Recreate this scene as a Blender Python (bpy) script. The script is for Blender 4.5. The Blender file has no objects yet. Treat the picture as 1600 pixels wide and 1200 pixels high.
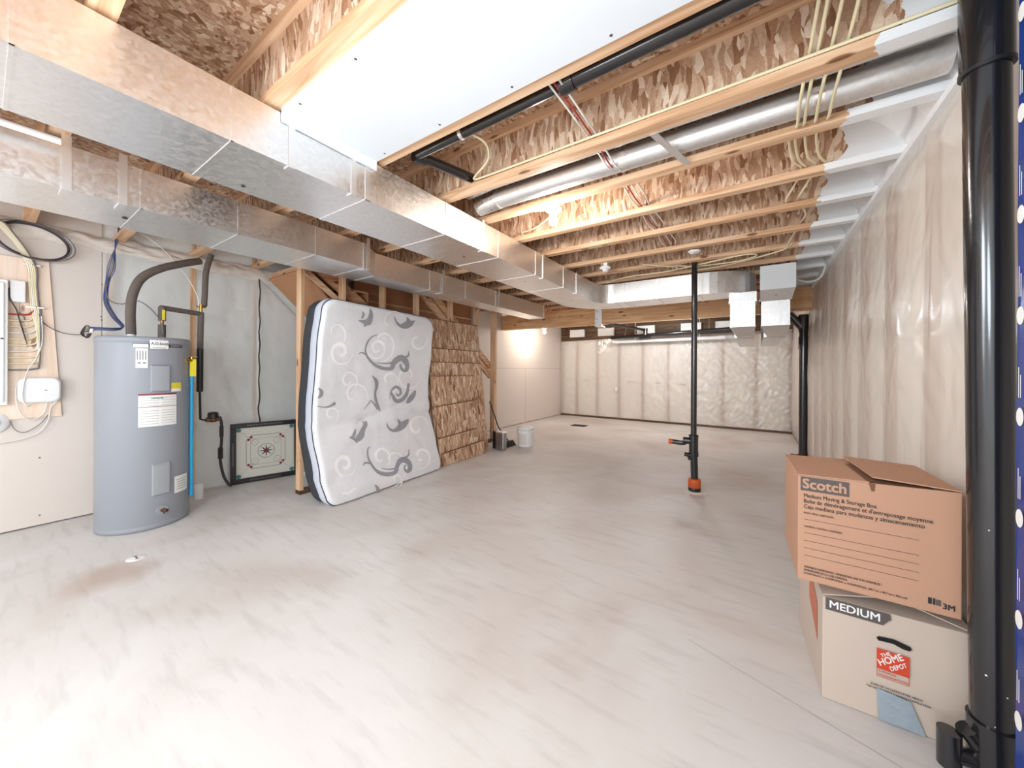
import bpy, bmesh, math, random
from mathutils import Vector, Matrix, noise
random.seed(7)
C = bpy.context.scene
COL = C.collection
R = math.radians
PI = math.pi

# ------------------------------------------------------------------ camera
FPX, YAW, ROLL, CAMH, CY = 561.0, R(33.9), R(0.30), 1.30, 575.5
fw = Vector((-math.sin(YAW), math.cos(YAW), 0)); rt = Vector((math.cos(YAW), math.sin(YAW), 0)); up = Vector((0, 0, 1))
cr, sr = math.cos(ROLL), math.sin(ROLL)
cx_, cy_, cz_ = rt * cr + up * sr, up * cr - rt * sr, -fw
cam = bpy.data.cameras.new('camera'); co = bpy.data.objects.new('camera', cam); COL.objects.link(co)
co.matrix_world = Matrix(((cx_.x, cy_.x, cz_.x, 0), (cx_.y, cy_.y, cz_.y, 0), (cx_.z, cy_.z, cz_.z, CAMH), (0, 0, 0, 1)))
cam.sensor_width = 36; cam.sensor_fit = 'HORIZONTAL'; cam.lens = 36 * FPX / 1600
cam.shift_y = -(600 - CY) / 1600; cam.clip_start = 0.02
C.camera = co
# ------------------------------------------------------------------ world, exposure
C.view_settings.view_transform = 'Standard'; C.view_settings.look = 'None'
C.view_settings.exposure = 1.5; C.view_settings.gamma = 1.0; C.view_settings.use_curve_mapping = False
w = bpy.data.worlds.new('world'); C.world = w; w.use_nodes = True
w.node_tree.nodes['Background'].inputs[0].default_value = (0.94, 0.97, 1.0, 1)
w.node_tree.nodes['Background'].inputs[1].default_value = 0.75
C.cycles.max_bounces = 10; C.cycles.transparent_max_bounces = 12
C.cycles.use_denoising = True

# added fill lights, unseen: around the camera and behind the beam
def lamp(name, loc, power, rad, col=(1, 0.93, 0.84)):
    l = bpy.data.lights.new(name, 'POINT'); l.energy = power; l.shadow_soft_size = rad; l.color = col
    o = bpy.data.objects.new(name, l); o.location = loc; COL.objects.link(o); return o
lamp('rear_fill', (-0.6, -2.0, 1.7), 54, 0.45, (0.80, 0.91, 1.0))
lamp('front_fill', (-0.75, 0.10, 1.75), 13, 0.30, (0.80, 0.91, 1.0))
lamp('rear_fill', (-3.0, -2.0, 1.4), 22, 0.45, (0.82, 0.92, 1.0))
lamp('left_fill', (-1.5, -0.7, 1.9), 14, 0.25, (0.84, 0.93, 1.0))
lamp('back_room_fill', (-1.6, 7.6, 2.3), 25, 0.10, (0.88, 0.94, 1))

# ------------------------------------------------------------------ pixel -> point on a known plane
def ray(u, v):
    x = (u - 800) / FPX; z = (CY - v) / FPX
    X = x * cr - z * sr; Z = z * cr + x * sr
    return Vector((fw.x + rt.x * X, fw.y + rt.y * X, Z))
def onz(u, v, z): r = ray(u, v); t = (z - CAMH) / r.z; return Vector((r.x * t, r.y * t, z))
def onx(u, v, x): r = ray(u, v); t = x / r.x; return Vector((x, r.y * t, CAMH + r.z * t))
def ony(u, v, y): r = ray(u, v); t = y / r.y; return Vector((r.x * t, y, CAMH + r.z * t))

# ------------------------------------------------------------------ materials
def rgb(r, g, b):
    f = lambda c: ((c / 255) / 12.92) if c / 255 <= 0.04045 else (((c / 255) + 0.055) / 1.055) ** 2.4
    return (f(r), f(g), f(b), 1)
MATS = {}
def newmat(name):
    m = bpy.data.materials.new(name); m.use_nodes = True; MATS[name] = m
    return m, m.node_tree.nodes, m.node_tree.links, m.node_tree.nodes['Principled BSDF']
def plain(name, col, rough=0.5, metal=0.0, spec=0.5, emit=None, es=0, var=0.06, sc=8, bump=0.0, bsc=60, coat=0):
    m, n, l, p = newmat(name)
    p.inputs['Roughness'].default_value = rough; p.inputs['Metallic'].default_value = metal
    p.inputs['Specular IOR Level'].default_value = spec
    if coat: p.inputs['Coat Weight'].default_value = coat
    tc = n.new('ShaderNodeTexCoord'); nz = n.new('ShaderNodeTexNoise'); nz.inputs['Scale'].default_value = sc; nz.inputs['Detail'].default_value = 4
    l.new(tc.outputs['Object'], nz.inputs['Vector'])
    mx = n.new('ShaderNodeMix'); mx.data_type = 'RGBA'
    mx.inputs[6].default_value = tuple(c * (1 - var) for c in col[:3]) + (1,)
    mx.inputs[7].default_value = tuple(min(1, c * (1 + var)) for c in col[:3]) + (1,)
    l.new(nz.outputs['Fac'], mx.inputs[0]); l.new(mx.outputs[2], p.inputs['Base Color'])
    if bump:
        b = n.new('ShaderNodeBump'); b.inputs['Strength'].default_value = bump; b.inputs['Distance'].default_value = 0.01
        nb = n.new('ShaderNodeTexNoise'); nb.inputs['Scale'].default_value = bsc; nb.inputs['Detail'].default_value = 3
        l.new(tc.outputs['Object'], nb.inputs['Vector']); l.new(nb.outputs['Fac'], b.inputs['Height']); l.new(b.outputs[0], p.inputs['Normal'])
    if emit:
        p.inputs['Emission Color'].default_value = emit; p.inputs['Emission Strength'].default_value = es
    return m
def ramp(n, stops):
    r = n.new('ShaderNodeValToRGB'); e = r.color_ramp.elements
    while len(e) < len(stops): e.new(0.5)
    for i, (p, c) in enumerate(stops): e[i].position = p; e[i].color = c
    return r
def foam_mask(n, l, tc, col_socket, p, x0=0.40):
    """white spray foam overspray covering everything beyond x0 (object x)"""
    sx = n.new('ShaderNodeSeparateXYZ'); l.new(tc.outputs['Object'], sx.inputs[0])
    nz = n.new('ShaderNodeTexNoise'); nz.inputs['Scale'].default_value = 5; nz.inputs['Detail'].default_value = 5
    g = n.new('ShaderNodeNewGeometry'); l.new(g.outputs['Position'], nz.inputs['Vector'])
    ma = n.new('ShaderNodeMath'); ma.operation = 'MULTIPLY_ADD'; ma.inputs[1].default_value = 0.34; l.new(nz.outputs['Fac'], ma.inputs[0]); l.new(sx.outputs[0], ma.inputs[2])
    gt = n.new('ShaderNodeMath'); gt.operation = 'GREATER_THAN'; gt.inputs[1].default_value = x0 + 0.17; l.new(ma.outputs[0], gt.inputs[0])
    mx = n.new('ShaderNodeMix'); mx.data_type = 'RGBA'; l.new(gt.outputs[0], mx.inputs[0]); l.new(col_socket, mx.inputs[6])
    mx.inputs[7].default_value = rgb(240, 240, 240); l.new(mx.outputs[2], p.inputs['Base Color'])
def osb(name, scale=1.0, dark=1.0, foam=False):
    m, n, l, p = newmat(name); p.inputs['Roughness'].default_value = 0.65; p.inputs['Specular IOR Level'].default_value = 0.3
    tc = n.new('ShaderNodeTexCoord')
    nz = n.new('ShaderNodeTexNoise'); nz.inputs['Scale'].default_value = 3.5 * scale; nz.inputs['Detail'].default_value = 2; l.new(tc.outputs['Object'], nz.inputs['Vector'])
    vm = n.new('ShaderNodeVectorMath'); vm.operation = 'MULTIPLY_ADD'; vm.inputs[1].default_value = (0.09, 0.09, 0.09)
    l.new(nz.outputs['Color'], vm.inputs[0]); l.new(tc.outputs['Object'], vm.inputs[2])
    outs = []
    for rot, sc in (((0.35, 0.4, 0.1), (40, 40, 9)), ((-0.6, -0.5, 0.4), (38, 38, 9)), ((1.2, 1.15, 0.2), (40, 40, 10))):
        mp = n.new('ShaderNodeMapping'); mp.inputs['Rotation'].default_value = rot; mp.inputs['Scale'].default_value = tuple(s * scale for s in sc)
        l.new(vm.outputs[0], mp.inputs['Vector'])
        vo = n.new('ShaderNodeTexVoronoi'); vo.inputs['Scale'].default_value = 1.0; vo.inputs['Randomness'].default_value = 1
        l.new(mp.outputs[0], vo.inputs['Vector'])
        sp = n.new('ShaderNodeSeparateColor'); l.new(vo.outputs['Color'], sp.inputs[0]); outs.append((sp, vo))
    a = n.new('ShaderNodeMath'); a.operation = 'GREATER_THAN'; a.inputs[1].default_value = 0.52; l.new(outs[2][0].outputs[1], a.inputs[0])
    mx = n.new('ShaderNodeMix'); l.new(a.outputs[0], mx.inputs[0]); l.new(outs[0][0].outputs[0], mx.inputs[2]); l.new(outs[1][0].outputs[0], mx.inputs[3])
    a2 = n.new('ShaderNodeMath'); a2.operation = 'GREATER_THAN'; a2.inputs[1].default_value = 0.72; l.new(outs[0][0].outputs[2], a2.inputs[0])
    mx2 = n.new('ShaderNodeMix'); l.new(a2.outputs[0], mx2.inputs[0]); l.new(mx.outputs[0], mx2.inputs[2]); l.new(outs[2][0].outputs[0], mx2.inputs[3])
    d = dark
    cr_ = ramp(n, [(0.0, (0.26 * d, 0.12 * d, 0.06 * d, 1)), (0.15, (0.42 * d, 0.23 * d, 0.13 * d, 1)), (0.5, (0.58 * d, 0.37 * d, 0.24 * d, 1)), (0.8, (0.70 * d, 0.49 * d, 0.34 * d, 1)), (1.0, (0.88 * d, 0.71 * d, 0.54 * d, 1))])
    l.new(mx2.outputs[0], cr_.inputs[0])
    n2 = n.new('ShaderNodeTexNoise'); n2.inputs['Scale'].default_value = 90 * scale; n2.inputs['Detail'].default_value = 3; l.new(vm.outputs[0], n2.inputs['Vector'])
    mm = n.new('ShaderNodeMix'); mm.data_type = 'RGBA'; mm.blend_type = 'OVERLAY'; mm.inputs[0].default_value = 0.35
    l.new(cr_.outputs[0], mm.inputs[6]); l.new(n2.outputs['Fac'], mm.inputs[7])
    if foam: foam_mask(n, l, tc, mm.outputs[2], p)
    else: l.new(mm.outputs[2], p.inputs['Base Color'])
    b = n.new('ShaderNodeBump'); b.inputs['Strength'].default_value = 0.4; b.inputs['Distance'].default_value = 0.004
    l.new(mx2.outputs[0], b.inputs['Height']); l.new(b.outputs[0], p.inputs['Normal'])
    return m
def wood(name, axis, c0, c1, c2, foam=False):
    m, n, l, p = newmat(name); p.inputs['Roughness'].default_value = 0.55; p.inputs['Specular IOR Level'].default_value = 0.3
    tc = n.new('ShaderNodeTexCoord'); mp = n.new('ShaderNodeMapping')
    s = [14, 14, 14]; s[axis] = 0.9; mp.inputs['Scale'].default_value = s
    g = n.new('ShaderNodeNewGeometry'); l.new(g.outputs['Position'], mp.inputs['Vector'])
    nz = n.new('ShaderNodeTexNoise'); nz.inputs['Scale'].default_value = 1.6; nz.inputs['Detail'].default_value = 6; nz.inputs['Distortion'].default_value = 0.8
    l.new(mp.outputs[0], nz.inputs['Vector'])
    r = ramp(n, [(0.32, c0), (0.5, c1), (0.72, c2)]); l.new(nz.outputs['Fac'], r.inputs[0])
    mp2 = n.new('ShaderNodeMapping'); s2 = [9, 9, 9]; s2[axis] = 3.2; mp2.inputs['Scale'].default_value = s2; l.new(g.outputs['Position'], mp2.inputs['Vector'])
    vo = n.new('ShaderNodeTexVoronoi'); vo.inputs['Scale'].default_value = 1.0; l.new(mp2.outputs[0], vo.inputs['Vector'])
    kr = ramp(n, [(0.0, (0, 0, 0, 1)), (0.10, (0, 0, 0, 1)), (0.16, (1, 1, 1, 1))]); l.new(vo.outputs['Distance'], kr.inputs[0])
    mx = n.new('ShaderNodeMix'); mx.data_type = 'RGBA'; l.new(kr.outputs[0], mx.inputs[0]); mx.inputs[6].default_value = (c0[0] * .45, c0[1] * .35, c0[2] * .3, 1); l.new(r.outputs[0], mx.inputs[7])
    if foam: foam_mask(n, l, tc, mx.outputs[2], p, 0.36)
    else: l.new(mx.outputs[2], p.inputs['Base Color'])
    return m
def steel(name, base=0.9, rough=0.36, wave=0.15):
    m, n, l, p = newmat(name); p.inputs['Metallic'].default_value = 1.0
    g = n.new('ShaderNodeNewGeometry')
    vo = n.new('ShaderNodeTexVoronoi'); vo.inputs['Scale'].default_value = 70; l.new(g.outputs['Position'], vo.inputs['Vector'])
    sp = n.new('ShaderNodeSeparateColor'); l.new(vo.outputs['Color'], sp.inputs[0])
    mr = n.new('ShaderNodeMapRange'); mr.inputs[3].default_value = rough - 0.05; mr.inputs[4].default_value = rough + 0.07; l.new(sp.outputs[0], mr.inputs[0]); l.new(mr.outputs[0], p.inputs['Roughness'])
    mc = n.new('ShaderNodeMix'); mc.data_type = 'RGBA'; mc.inputs[6].default_value = (base * .96, base * .96, base * .95, 1); mc.inputs[7].default_value = (base * 1.04, base * 1.04, base * 1.04, 1)
    l.new(sp.outputs[1], mc.inputs[0]); l.new(mc.outputs[2], p.inputs['Base Color'])
    nb = n.new('ShaderNodeTexNoise'); nb.inputs['Scale'].default_value = 1.5; nb.inputs['Detail'].default_value = 0; l.new(g.outputs['Position'], nb.inputs['Vector'])
    b = n.new('ShaderNodeBump'); b.inputs['Strength'].default_value = wave; b.inputs['Distance'].default_value = 0.05
    l.new(nb.outputs['Fac'], b.inputs['Height']); l.new(b.outputs[0], p.inputs['Normal'])
    return m
def concrete(name):
    m, n, l, p = newmat(name); p.inputs['Specular IOR Level'].default_value = 0.35
    g = n.new('ShaderNodeNewGeometry')
    a = n.new('ShaderNodeTexNoise'); a.inputs['Scale'].default_value = 1.1; a.inputs['Detail'].default_value = 6; a.inputs['Distortion'].default_value = 0.6; l.new(g.outputs['Position'], a.inputs['Vector'])
    r = ramp(n, [(0.28, rgb(202, 193, 187)), (0.5, rgb(216, 212, 209)), (0.75, rgb(226, 226, 225))]); l.new(a.outputs['Fac'], r.inputs[0])
    mp = n.new('ShaderNodeMapping'); mp.inputs['Scale'].default_value = (1.2, 7, 1); mp.inputs['Rotation'].default_value = (0, 0, 0.5); l.new(g.outputs['Position'], mp.inputs['Vector'])
    c = n.new('ShaderNodeTexNoise'); c.inputs['Scale'].default_value = 2.6; c.inputs['Detail'].default_value = 5; l.new(mp.outputs[0], c.inputs['Vector'])
    r2 = ramp(n, [(0.3, (0.86, 0.855, 0.85, 1)), (0.48, (1, 1, 1, 1)), (1, (1, 1, 1, 1))]); l.new(c.outputs['Fac'], r2.inputs[0])
    mm = n.new('ShaderNodeMix'); mm.data_type = 'RGBA'; mm.blend_type = 'MULTIPLY'; mm.inputs[0].default_value = 0.8; l.new(r.outputs[0], mm.inputs[6]); l.new(r2.outputs[0], mm.inputs[7])
    # brown water stain by the floor cleanout
    vd = n.new('ShaderNodeVectorMath'); vd.operation = 'DISTANCE'; st = onz(190, 893, 0); vd.inputs[1].default_value = st; l.new(g.outputs['Position'], vd.inputs[0])
    ns = n.new('ShaderNodeMath'); ns.operation = 'MULTIPLY_ADD'; ns.inputs[1].default_value = 0.45; l.new(a.outputs['Fac'], ns.inputs[0]); l.new(vd.outputs['Value'], ns.inputs[2])
    r3 = ramp(n, [(0.30, (1, 1, 1, 1)), (0.48, (0, 0, 0, 1))]); l.new(ns.outputs[0], r3.inputs[0])
    sm = n.new('ShaderNodeMath'); sm.operation = 'MULTIPLY'; sm.inputs[1].default_value = 0.55; l.new(r3.outputs[0], sm.inputs[0])
    m4 = n.new('ShaderNodeMix'); m4.data_type = 'RGBA'; l.new(sm.outputs[0], m4.inputs[0]); l.new(mm.outputs[2], m4.inputs[6]); m4.inputs[7].default_value = rgb(178, 152, 132)
    l.new(m4.outputs[2], p.inputs['Base Color'])
    mr = n.new('ShaderNodeMapRange'); mr.inputs[3].default_value = 0.38; mr.inputs[4].default_value = 0.62; l.new(c.outputs['Fac'], mr.inputs[0]); l.new(mr.outputs[0], p.inputs['Roughness'])
    b = n.new('ShaderNodeBump'); b.inputs['Strength'].default_value = 0.15; b.inputs['Distance'].default_value = 0.01; l.new(c.outputs['Fac'], b.inputs['Height']); l.new(b.outputs[0], p.inputs['Normal'])
    return m
def polysheet(name, alpha, rough=0.22, col=(0.92, 0.91, 0.88, 1)):
    m, n, l, p = newmat(name); p.inputs['Base Color'].default_value = col; p.inputs['Roughness'].default_value = rough; p.inputs['Specular IOR Level'].default_value = 0.9
    t = n.new('ShaderNodeBsdfTransparent'); mx = n.new('ShaderNodeMixShader'); mx.inputs[0].default_value = alpha
    g = n.new('ShaderNodeNewGeometry'); nb = n.new('ShaderNodeTexNoise'); nb.inputs['Scale'].default_value = 4.5; nb.inputs['Detail'].default_value = 1.5; nb.inputs['Distortion'].default_value = 0.8
    l.new(g.outputs['Position'], nb.inputs['Vector'])
    b = n.new('ShaderNodeBump'); b.inputs['Strength'].default_value = 0.5; b.inputs['Distance'].default_value = 0.03; l.new(nb.outputs['Fac'], b.inputs['Height']); l.new(b.outputs[0], p.inputs['Normal'])
    l.new(t.outputs[0], mx.inputs[1]); l.new(p.outputs[0], mx.inputs[2]); l.new(mx.outputs[0], n['Material Output'].inputs[0])
    return m
concrete('concrete')
osb('osb'); osb('osb_joist', foam=True); osb('osb_sub', dark=0.95, foam=True); osb('osb_panel', scale=0.8)
PINE = (rgb(196, 150, 112), rgb(226, 184, 146), rgb(240, 208, 176))
wood('pine_x', 0, *PINE); wood('pine_y', 1, *PINE); wood('pine_z', 2, *PINE); wood('pine_flange', 0, *PINE, foam=True)
wood('stair_wood', 1, rgb(150, 104, 70), rgb(185, 136, 98), rgb(208, 164, 126))
wood('beam_wood', 0, rgb(214, 160, 112), rgb(236, 190, 142), rgb(246, 210, 168))
wood('plywood', 2, rgb(234, 206, 182), rgb(242, 220, 200), rgb(248, 230, 214))
wood('treated', 0, rgb(70, 50, 34), rgb(98, 72, 50), rgb(120, 92, 66))
steel('steel'); steel('steel_smooth', 0.9, 0.38, 0.08); steel('steel_round', 0.8, 0.45, 0.05); steel('foil', 0.9, 0.3, 0.9)
plain('steel_edge', (0.9, 0.9, 0.9, 1), 0.42, 1.0)
plain('drywall', rgb(226, 216, 208), 0.85, spec=0.2, var=0.02, sc=2)
plain('drywall_white', rgb(226, 230, 234), 0.8, spec=0.2, var=0.01)
plain('stair_board', rgb(190, 140, 104), 0.8, spec=0.2, var=0.08, sc=3)
plain('batt', rgb(238, 230, 218), 0.95, spec=0.05, var=0.10, sc=5, bump=0.4, bsc=25)
plain('batt_pale', rgb(244, 246, 242), 0.95, spec=0.05, var=0.08, sc=4, bump=0.5, bsc=20)
plain('batt_warm', rgb(248, 236, 222), 0.95, spec=0.05, var=0.08, sc=5, bump=0.4, bsc=25)
plain('stud_wood', rgb(190, 150, 118), 0.7, var=0.12, sc=12)
polysheet('poly', 0.42, 0.13, (0.96, 0.95, 0.93, 1)); polysheet('poly_pale', 0.55, 0.22, (0.97, 0.98, 0.97, 1)); polysheet('poly_warm', 0.6, 0.25, (0.96, 0.90, 0.84, 1))
plain('black_pipe', (0.012, 0.012, 0.014, 1), 0.18, spec=0.6, var=0.2, coat=0.4)
plain('black_plastic', (0.015, 0.015, 0.016, 1), 0.4)
plain('rubber', (0.03, 0.03, 0.032, 1), 0.6)
plain('orange_plastic', rgb(208, 92, 40), 0.45)
plain('white_plastic', rgb(240, 240, 240), 0.35, var=0.01)
plain('white_paper', rgb(238, 238, 236), 0.7, var=0.01)
plain('cream_cable', rgb(236, 222, 184), 0.45); plain('white_cable', rgb(235, 232, 228), 0.45); plain('red_cable', rgb(178, 60, 60), 0.5)
plain('grey_cable', rgb(120, 116, 120), 0.5); plain('blue_cable', rgb(50, 90, 170), 0.45); plain('dark_cable', rgb(60, 52, 52), 0.5)
plain('tank_grey', rgb(150, 154, 162), 0.38, spec=0.5, var=0.02, sc=3)
plain('tank_panel', rgb(160, 164, 170), 0.4, var=0.01)
plain('foam_tube', rgb(112, 102, 96), 0.85, spec=0.2, var=0.12, sc=30, bump=0.2, bsc=150)
plain('brass', rgb(190, 150, 80), 0.3, 1.0); plain('bronze', rgb(120, 84, 60), 0.4, 0.8)
plain('yellow_tag', rgb(232, 214, 60), 0.5); plain('blue_pipe', rgb(40, 160, 215), 0.35)
plain('ink', (0.03, 0.028, 0.028, 1), 0.7); plain('grey_ink', rgb(92, 84, 80), 0.7); plain('maroon', rgb(140, 30, 50), 0.6)
plain('mat_face', rgb(228, 228, 231), 0.9, spec=0.15, var=0.04, sc=6, bump=0.35, bsc=16)
plain('mat_light', rgb(206, 211, 222), 0.9, spec=0.1); plain('mat_dark', rgb(72, 73, 76), 0.9, spec=0.1, var=0.2, sc=30, bump=0.5, bsc=90)
plain('mat_swirl', rgb(158, 158, 164), 0.85, spec=0.1, bump=0.4, bsc=200); plain('mat_pale', rgb(250, 250, 252), 0.85, spec=0.1, bump=0.4, bsc=200); plain('mat_mid', rgb(206, 206, 212), 0.85, spec=0.1, bump=0.4, bsc=200)
plain('navy', rgb(40, 46, 70), 0.6)
plain('card', rgb(192, 150, 124), 0.8, spec=0.15, var=0.03, sc=4); plain('card_pale', rgb(204, 188, 174), 0.8, spec=0.15, var=0.03, sc=4)
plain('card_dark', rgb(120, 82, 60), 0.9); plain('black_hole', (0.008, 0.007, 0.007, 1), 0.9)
plain('depot_orange', rgb(206, 70, 40), 0.7); plain('faded_orange', rgb(196, 118, 92), 0.75); plain('duct_tape', rgb(160, 174, 184), 0.4, 0.2, var=0.1, sc=20, bump=0.6, bsc=30)
plain('blue_wrap', rgb(24, 60, 140), 0.25, var=0.25, sc=9, bump=0.4, bsc=8); plain('teal', rgb(60, 120, 120), 0.5)
plain('board_face', rgb(214, 212, 200), 0.4, var=0.02); plain('tin', rgb(170, 168, 166), 0.3, 0.9)
plain('green_print', rgb(150, 196, 172), 0.7); plain('spray_foam', rgb(240, 240, 240), 0.9, spec=0.1, bump=0.4, bsc=14)
plain('bulb_on', (1, 1, 1, 1), 0.3, emit=(1, 0.95, 0.89, 1), es=190); plain('bulb_far', (1, 1, 1, 1), 0.3, emit=(1, 0.92, 0.8, 1), es=330)
plain('porcelain', rgb(242, 242, 240), 0.25, var=0.01); plain('batt_edge', rgb(232, 222, 212), 0.95, spec=0.05, var=0.12, sc=9, bump=0.8, bsc=14)

# ------------------------------------------------------------------ mesh builder
class MB:
    def __init__(s): s.v = []; s.f = []; s.mi = []; s.sm = []
    def add(s, vs, fs, mi=0, smooth=False):
        b = len(s.v); s.v += [Vector(p) for p in vs]
        for f in fs: s.f.append([b + i for i in f]); s.mi.append(mi); s.sm.append(smooth)
        return s
    def box(s, x0, x1, y0, y1, z0, z1, mi=0):
        return s.add([(x0, y0, z0), (x1, y0, z0), (x1, y1, z0), (x0, y1, z0), (x0, y0, z1), (x1, y0, z1), (x1, y1, z1), (x0, y1, z1)],
                     [(0, 3, 2, 1), (4, 5, 6, 7), (0, 1, 5, 4), (1, 2, 6, 5), (2, 3, 7, 6), (3, 0, 4, 7)], mi)
    def hexa(s, p, mi=0):
        return s.add(p, [(0, 3, 2, 1), (4, 5, 6, 7), (0, 1, 5, 4), (1, 2, 6, 5), (2, 3, 7, 6), (3, 0, 4, 7)], mi)
    def quad(s, a, b, c, d, mi=0): return s.add([a, b, c, d], [(0, 1, 2, 3)], mi)
    def tube(s, path, r, n=8, mi=0, cap=True, smooth_path=0, radii=None):
        P = [Vector(p) for p in path]
        if smooth_path:
            Q = []; m = len(P)
            for i in range(m - 1):
                p0, p1, p2, p3 = P[max(0, i - 1)], P[i], P[i + 1], P[min(m - 1, i + 2)]
                for k in range(smooth_path):
                    t = k / smooth_path
                    Q.append(0.5 * ((2 * p1) + (p2 - p0) * t + (2 * p0 - 5 * p1 + 4 * p2 - p3) * t * t + (3 * p1 - p0 - 3 * p2 + p3) * t ** 3))
            Q.append(P[-1]); P = Q
        ref = None; vs = []; m = len(P)
        for i, p in enumerate(P):
            d = (P[min(m - 1, i + 1)] - P[max(0, i - 1)])
            d = d.normalized() if d.length > 1e-9 else Vector((0, 0, 1))
            if ref is None:
                ref = Vector((0, 0, 1)) if abs(d.z) < 0.9 else Vector((1, 0, 0))
            a = (ref - d * ref.dot(d)); a = a.normalized() if a.length > 1e-6 else d.orthogonal().normalized()
            ref = a; b = d.cross(a)
            rr = radii[i] if radii else r
            for k in range(n):
                t = 2 * PI * k / n; vs.append(p + a * math.cos(t) * rr + b * math.sin(t) * rr)
        fs = [(i * n + k, i * n + (k + 1) % n, (i + 1) * n + (k + 1) % n, (i + 1) * n + k) for i in range(m - 1) for k in range(n)]
        s.add(vs, fs, mi, True)
        if cap: s.add([vs[k] for k in range(n)], [tuple(range(n))[::-1]], mi); s.add([vs[(m - 1) * n + k] for k in range(n)], [tuple(range(n))], mi)
        return s
    def lathe(s, prof, c=(0, 0, 0), n=32, mi=0, axis='z', smooth=True):
        vs = []; c = Vector(c)
        for (r, h) in prof:
            for k in range(n):
                t = 2 * PI * k / n; a, b = r * math.cos(t), r * math.sin(t)
                q = (a, b, h) if axis == 'z' else ((h, a, b) if axis == 'x' else (a, h, b))
                vs.append(c + Vector(q))
        m = len(prof)
        fs = [(i * n + k, i * n + (k + 1) % n, (i + 1) * n + (k + 1) % n, (i + 1) * n + k) for i in range(m - 1) for k in range(n)]
        return s.add(vs, fs, mi, smooth)
    def grid(s, fn, nu, nv, mi=0, smooth=True):
        vs = [fn(i / nu, j / nv) for j in range(nv + 1) for i in range(nu + 1)]
        fs = [(j * (nu + 1) + i, j * (nu + 1) + i + 1, (j + 1) * (nu + 1) + i + 1, (j + 1) * (nu + 1) + i) for j in range(nv) for i in range(nu)]
        return s.add(vs, fs, mi, smooth)
def sphere_prof(r, z0=0, n=10): return [(max(1e-4, r * math.sin(PI * i / n)), z0 - r * math.cos(PI * i / n)) for i in range(n + 1)]

def tag(o, label=None, cat=None, group=None, kind=None):
    if label: o['label'] = label
    if cat: o['category'] = cat
    if group: o['group'] = group
    if kind: o['kind'] = kind
    return o
def build(name, mb, mats, parent=None, bevel=0, world=True, solid=0):
    """mesh in world coordinates; when parented the parent's location is subtracted"""
    mats = mats if isinstance(mats, (list, tuple)) else [mats]
    me = bpy.data.meshes.new(name)
    off = parent_loc(parent) if (parent and world) else Vector((0, 0, 0))
    me.from_pydata([tuple(v - off) for v in mb.v], [], mb.f); me.update()
    for m in mats: me.materials.append(MATS[m])
    for p, mi, sm in zip(me.polygons, mb.mi, mb.sm): p.material_index = mi; p.use_smooth = sm
    o = bpy.data.objects.new(name, me); COL.objects.link(o)
    if parent: o.parent = parent
    if solid: sd = o.modifiers.new('solid', 'SOLIDIFY'); sd.thickness = solid; sd.offset = 0
    if bevel:
        b = o.modifiers.new('bevel', 'BEVEL'); b.width = bevel; b.segments = 2; b.limit_method = 'ANGLE'; b.angle_limit = R(50)
    return o
LOCS = {}
def parent_loc(o):
    v = Vector(o.location)
    while o.parent: o = o.parent; v += Vector(o.location)
    return v
def thing(name, loc, label, cat, group=None, rz=0):
    o = bpy.data.objects.new(name, None); COL.objects.link(o); o.location = loc; o.rotation_euler = (0, 0, rz); o.empty_display_size = 0.1
    return tag(o, label, cat, group)
def one(name, mb, mats, label, cat, group=None, kind=None, bevel=0, origin=None, solid=0):
    """a thing made of a single mesh, its origin at its base"""
    if origin is None:
        xs = [v.x for v in mb.v]; ys = [v.y for v in mb.v]; zs = [v.z for v in mb.v]
        origin = Vector(((min(xs) + max(xs)) / 2, (min(ys) + max(ys)) / 2, min(zs)))
    for i, v in enumerate(mb.v): mb.v[i] = v - Vector(origin)
    o = build(name, mb, mats, None, bevel, solid=solid); o.location = origin
    return tag(o, label, cat, group, kind)
def struct(name, mb, mats, parent=None, bevel=0):
    o = build(name, mb, mats, parent, bevel)
    if not parent: o['kind'] = 'structure'
    return o
def text_pts(body, size, bold=0.0, align='LEFT', spacing=1.0):
    cu = bpy.data.curves.new('lettering', 'FONT'); cu.body = body; cu.size = 1.0; cu.align_x = align; cu.resolution_u = 3; cu.space_character = spacing
    o = bpy.data.objects.new('lettering', cu); COL.objects.link(o)
    bpy.context.view_layer.update()
    me = bpy.data.meshes.new_from_object(o.evaluated_get(bpy.context.evaluated_depsgraph_get()))
    vs = [v.co * size for v in me.vertices]; fs = [tuple(p.vertices) for p in me.polygons]
    if bold:                                  # heavier strokes: the same letters laid over themselves a hair apart
        v0, f0, n0 = list(vs), list(fs), len(vs); d = bold * size
        for k, (dx, dy) in enumerate(((d, 0), (0, d), (d, d))):
            vs += [v + Vector((dx, dy, k + 1.0)) for v in v0]; fs += [tuple(i + n0 * (k + 1) for i in f) for f in f0]
    bpy.data.objects.remove(o); bpy.data.curves.remove(cu); bpy.data.meshes.remove(me)
    return vs, fs
def text(mb, body, size, place, mi=0, bold=0.0, width=None, align='LEFT', shear=0, spacing=1.0, nrm=(0, -1, 0)):
    vs, fs = text_pts(body, size, bold, align, spacing)
    if not vs: return
    if width:
        x0 = min(v.x for v in vs); x1 = max(v.x for v in vs); k = width / (x1 - x0)
        vs = [Vector(((v.x - x0) * k, v.y, v.z)) for v in vs]
    mb.add([Vector(place(v.x + shear * v.y, v.y)) + Vector(nrm) * (0.00018 * v.z) for v in vs], fs, mi)
def nz(x, y, z=0.0): return noise.noise(Vector((x, y, z)))
def lerp(a, b, t): return a + (b - a) * t
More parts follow.
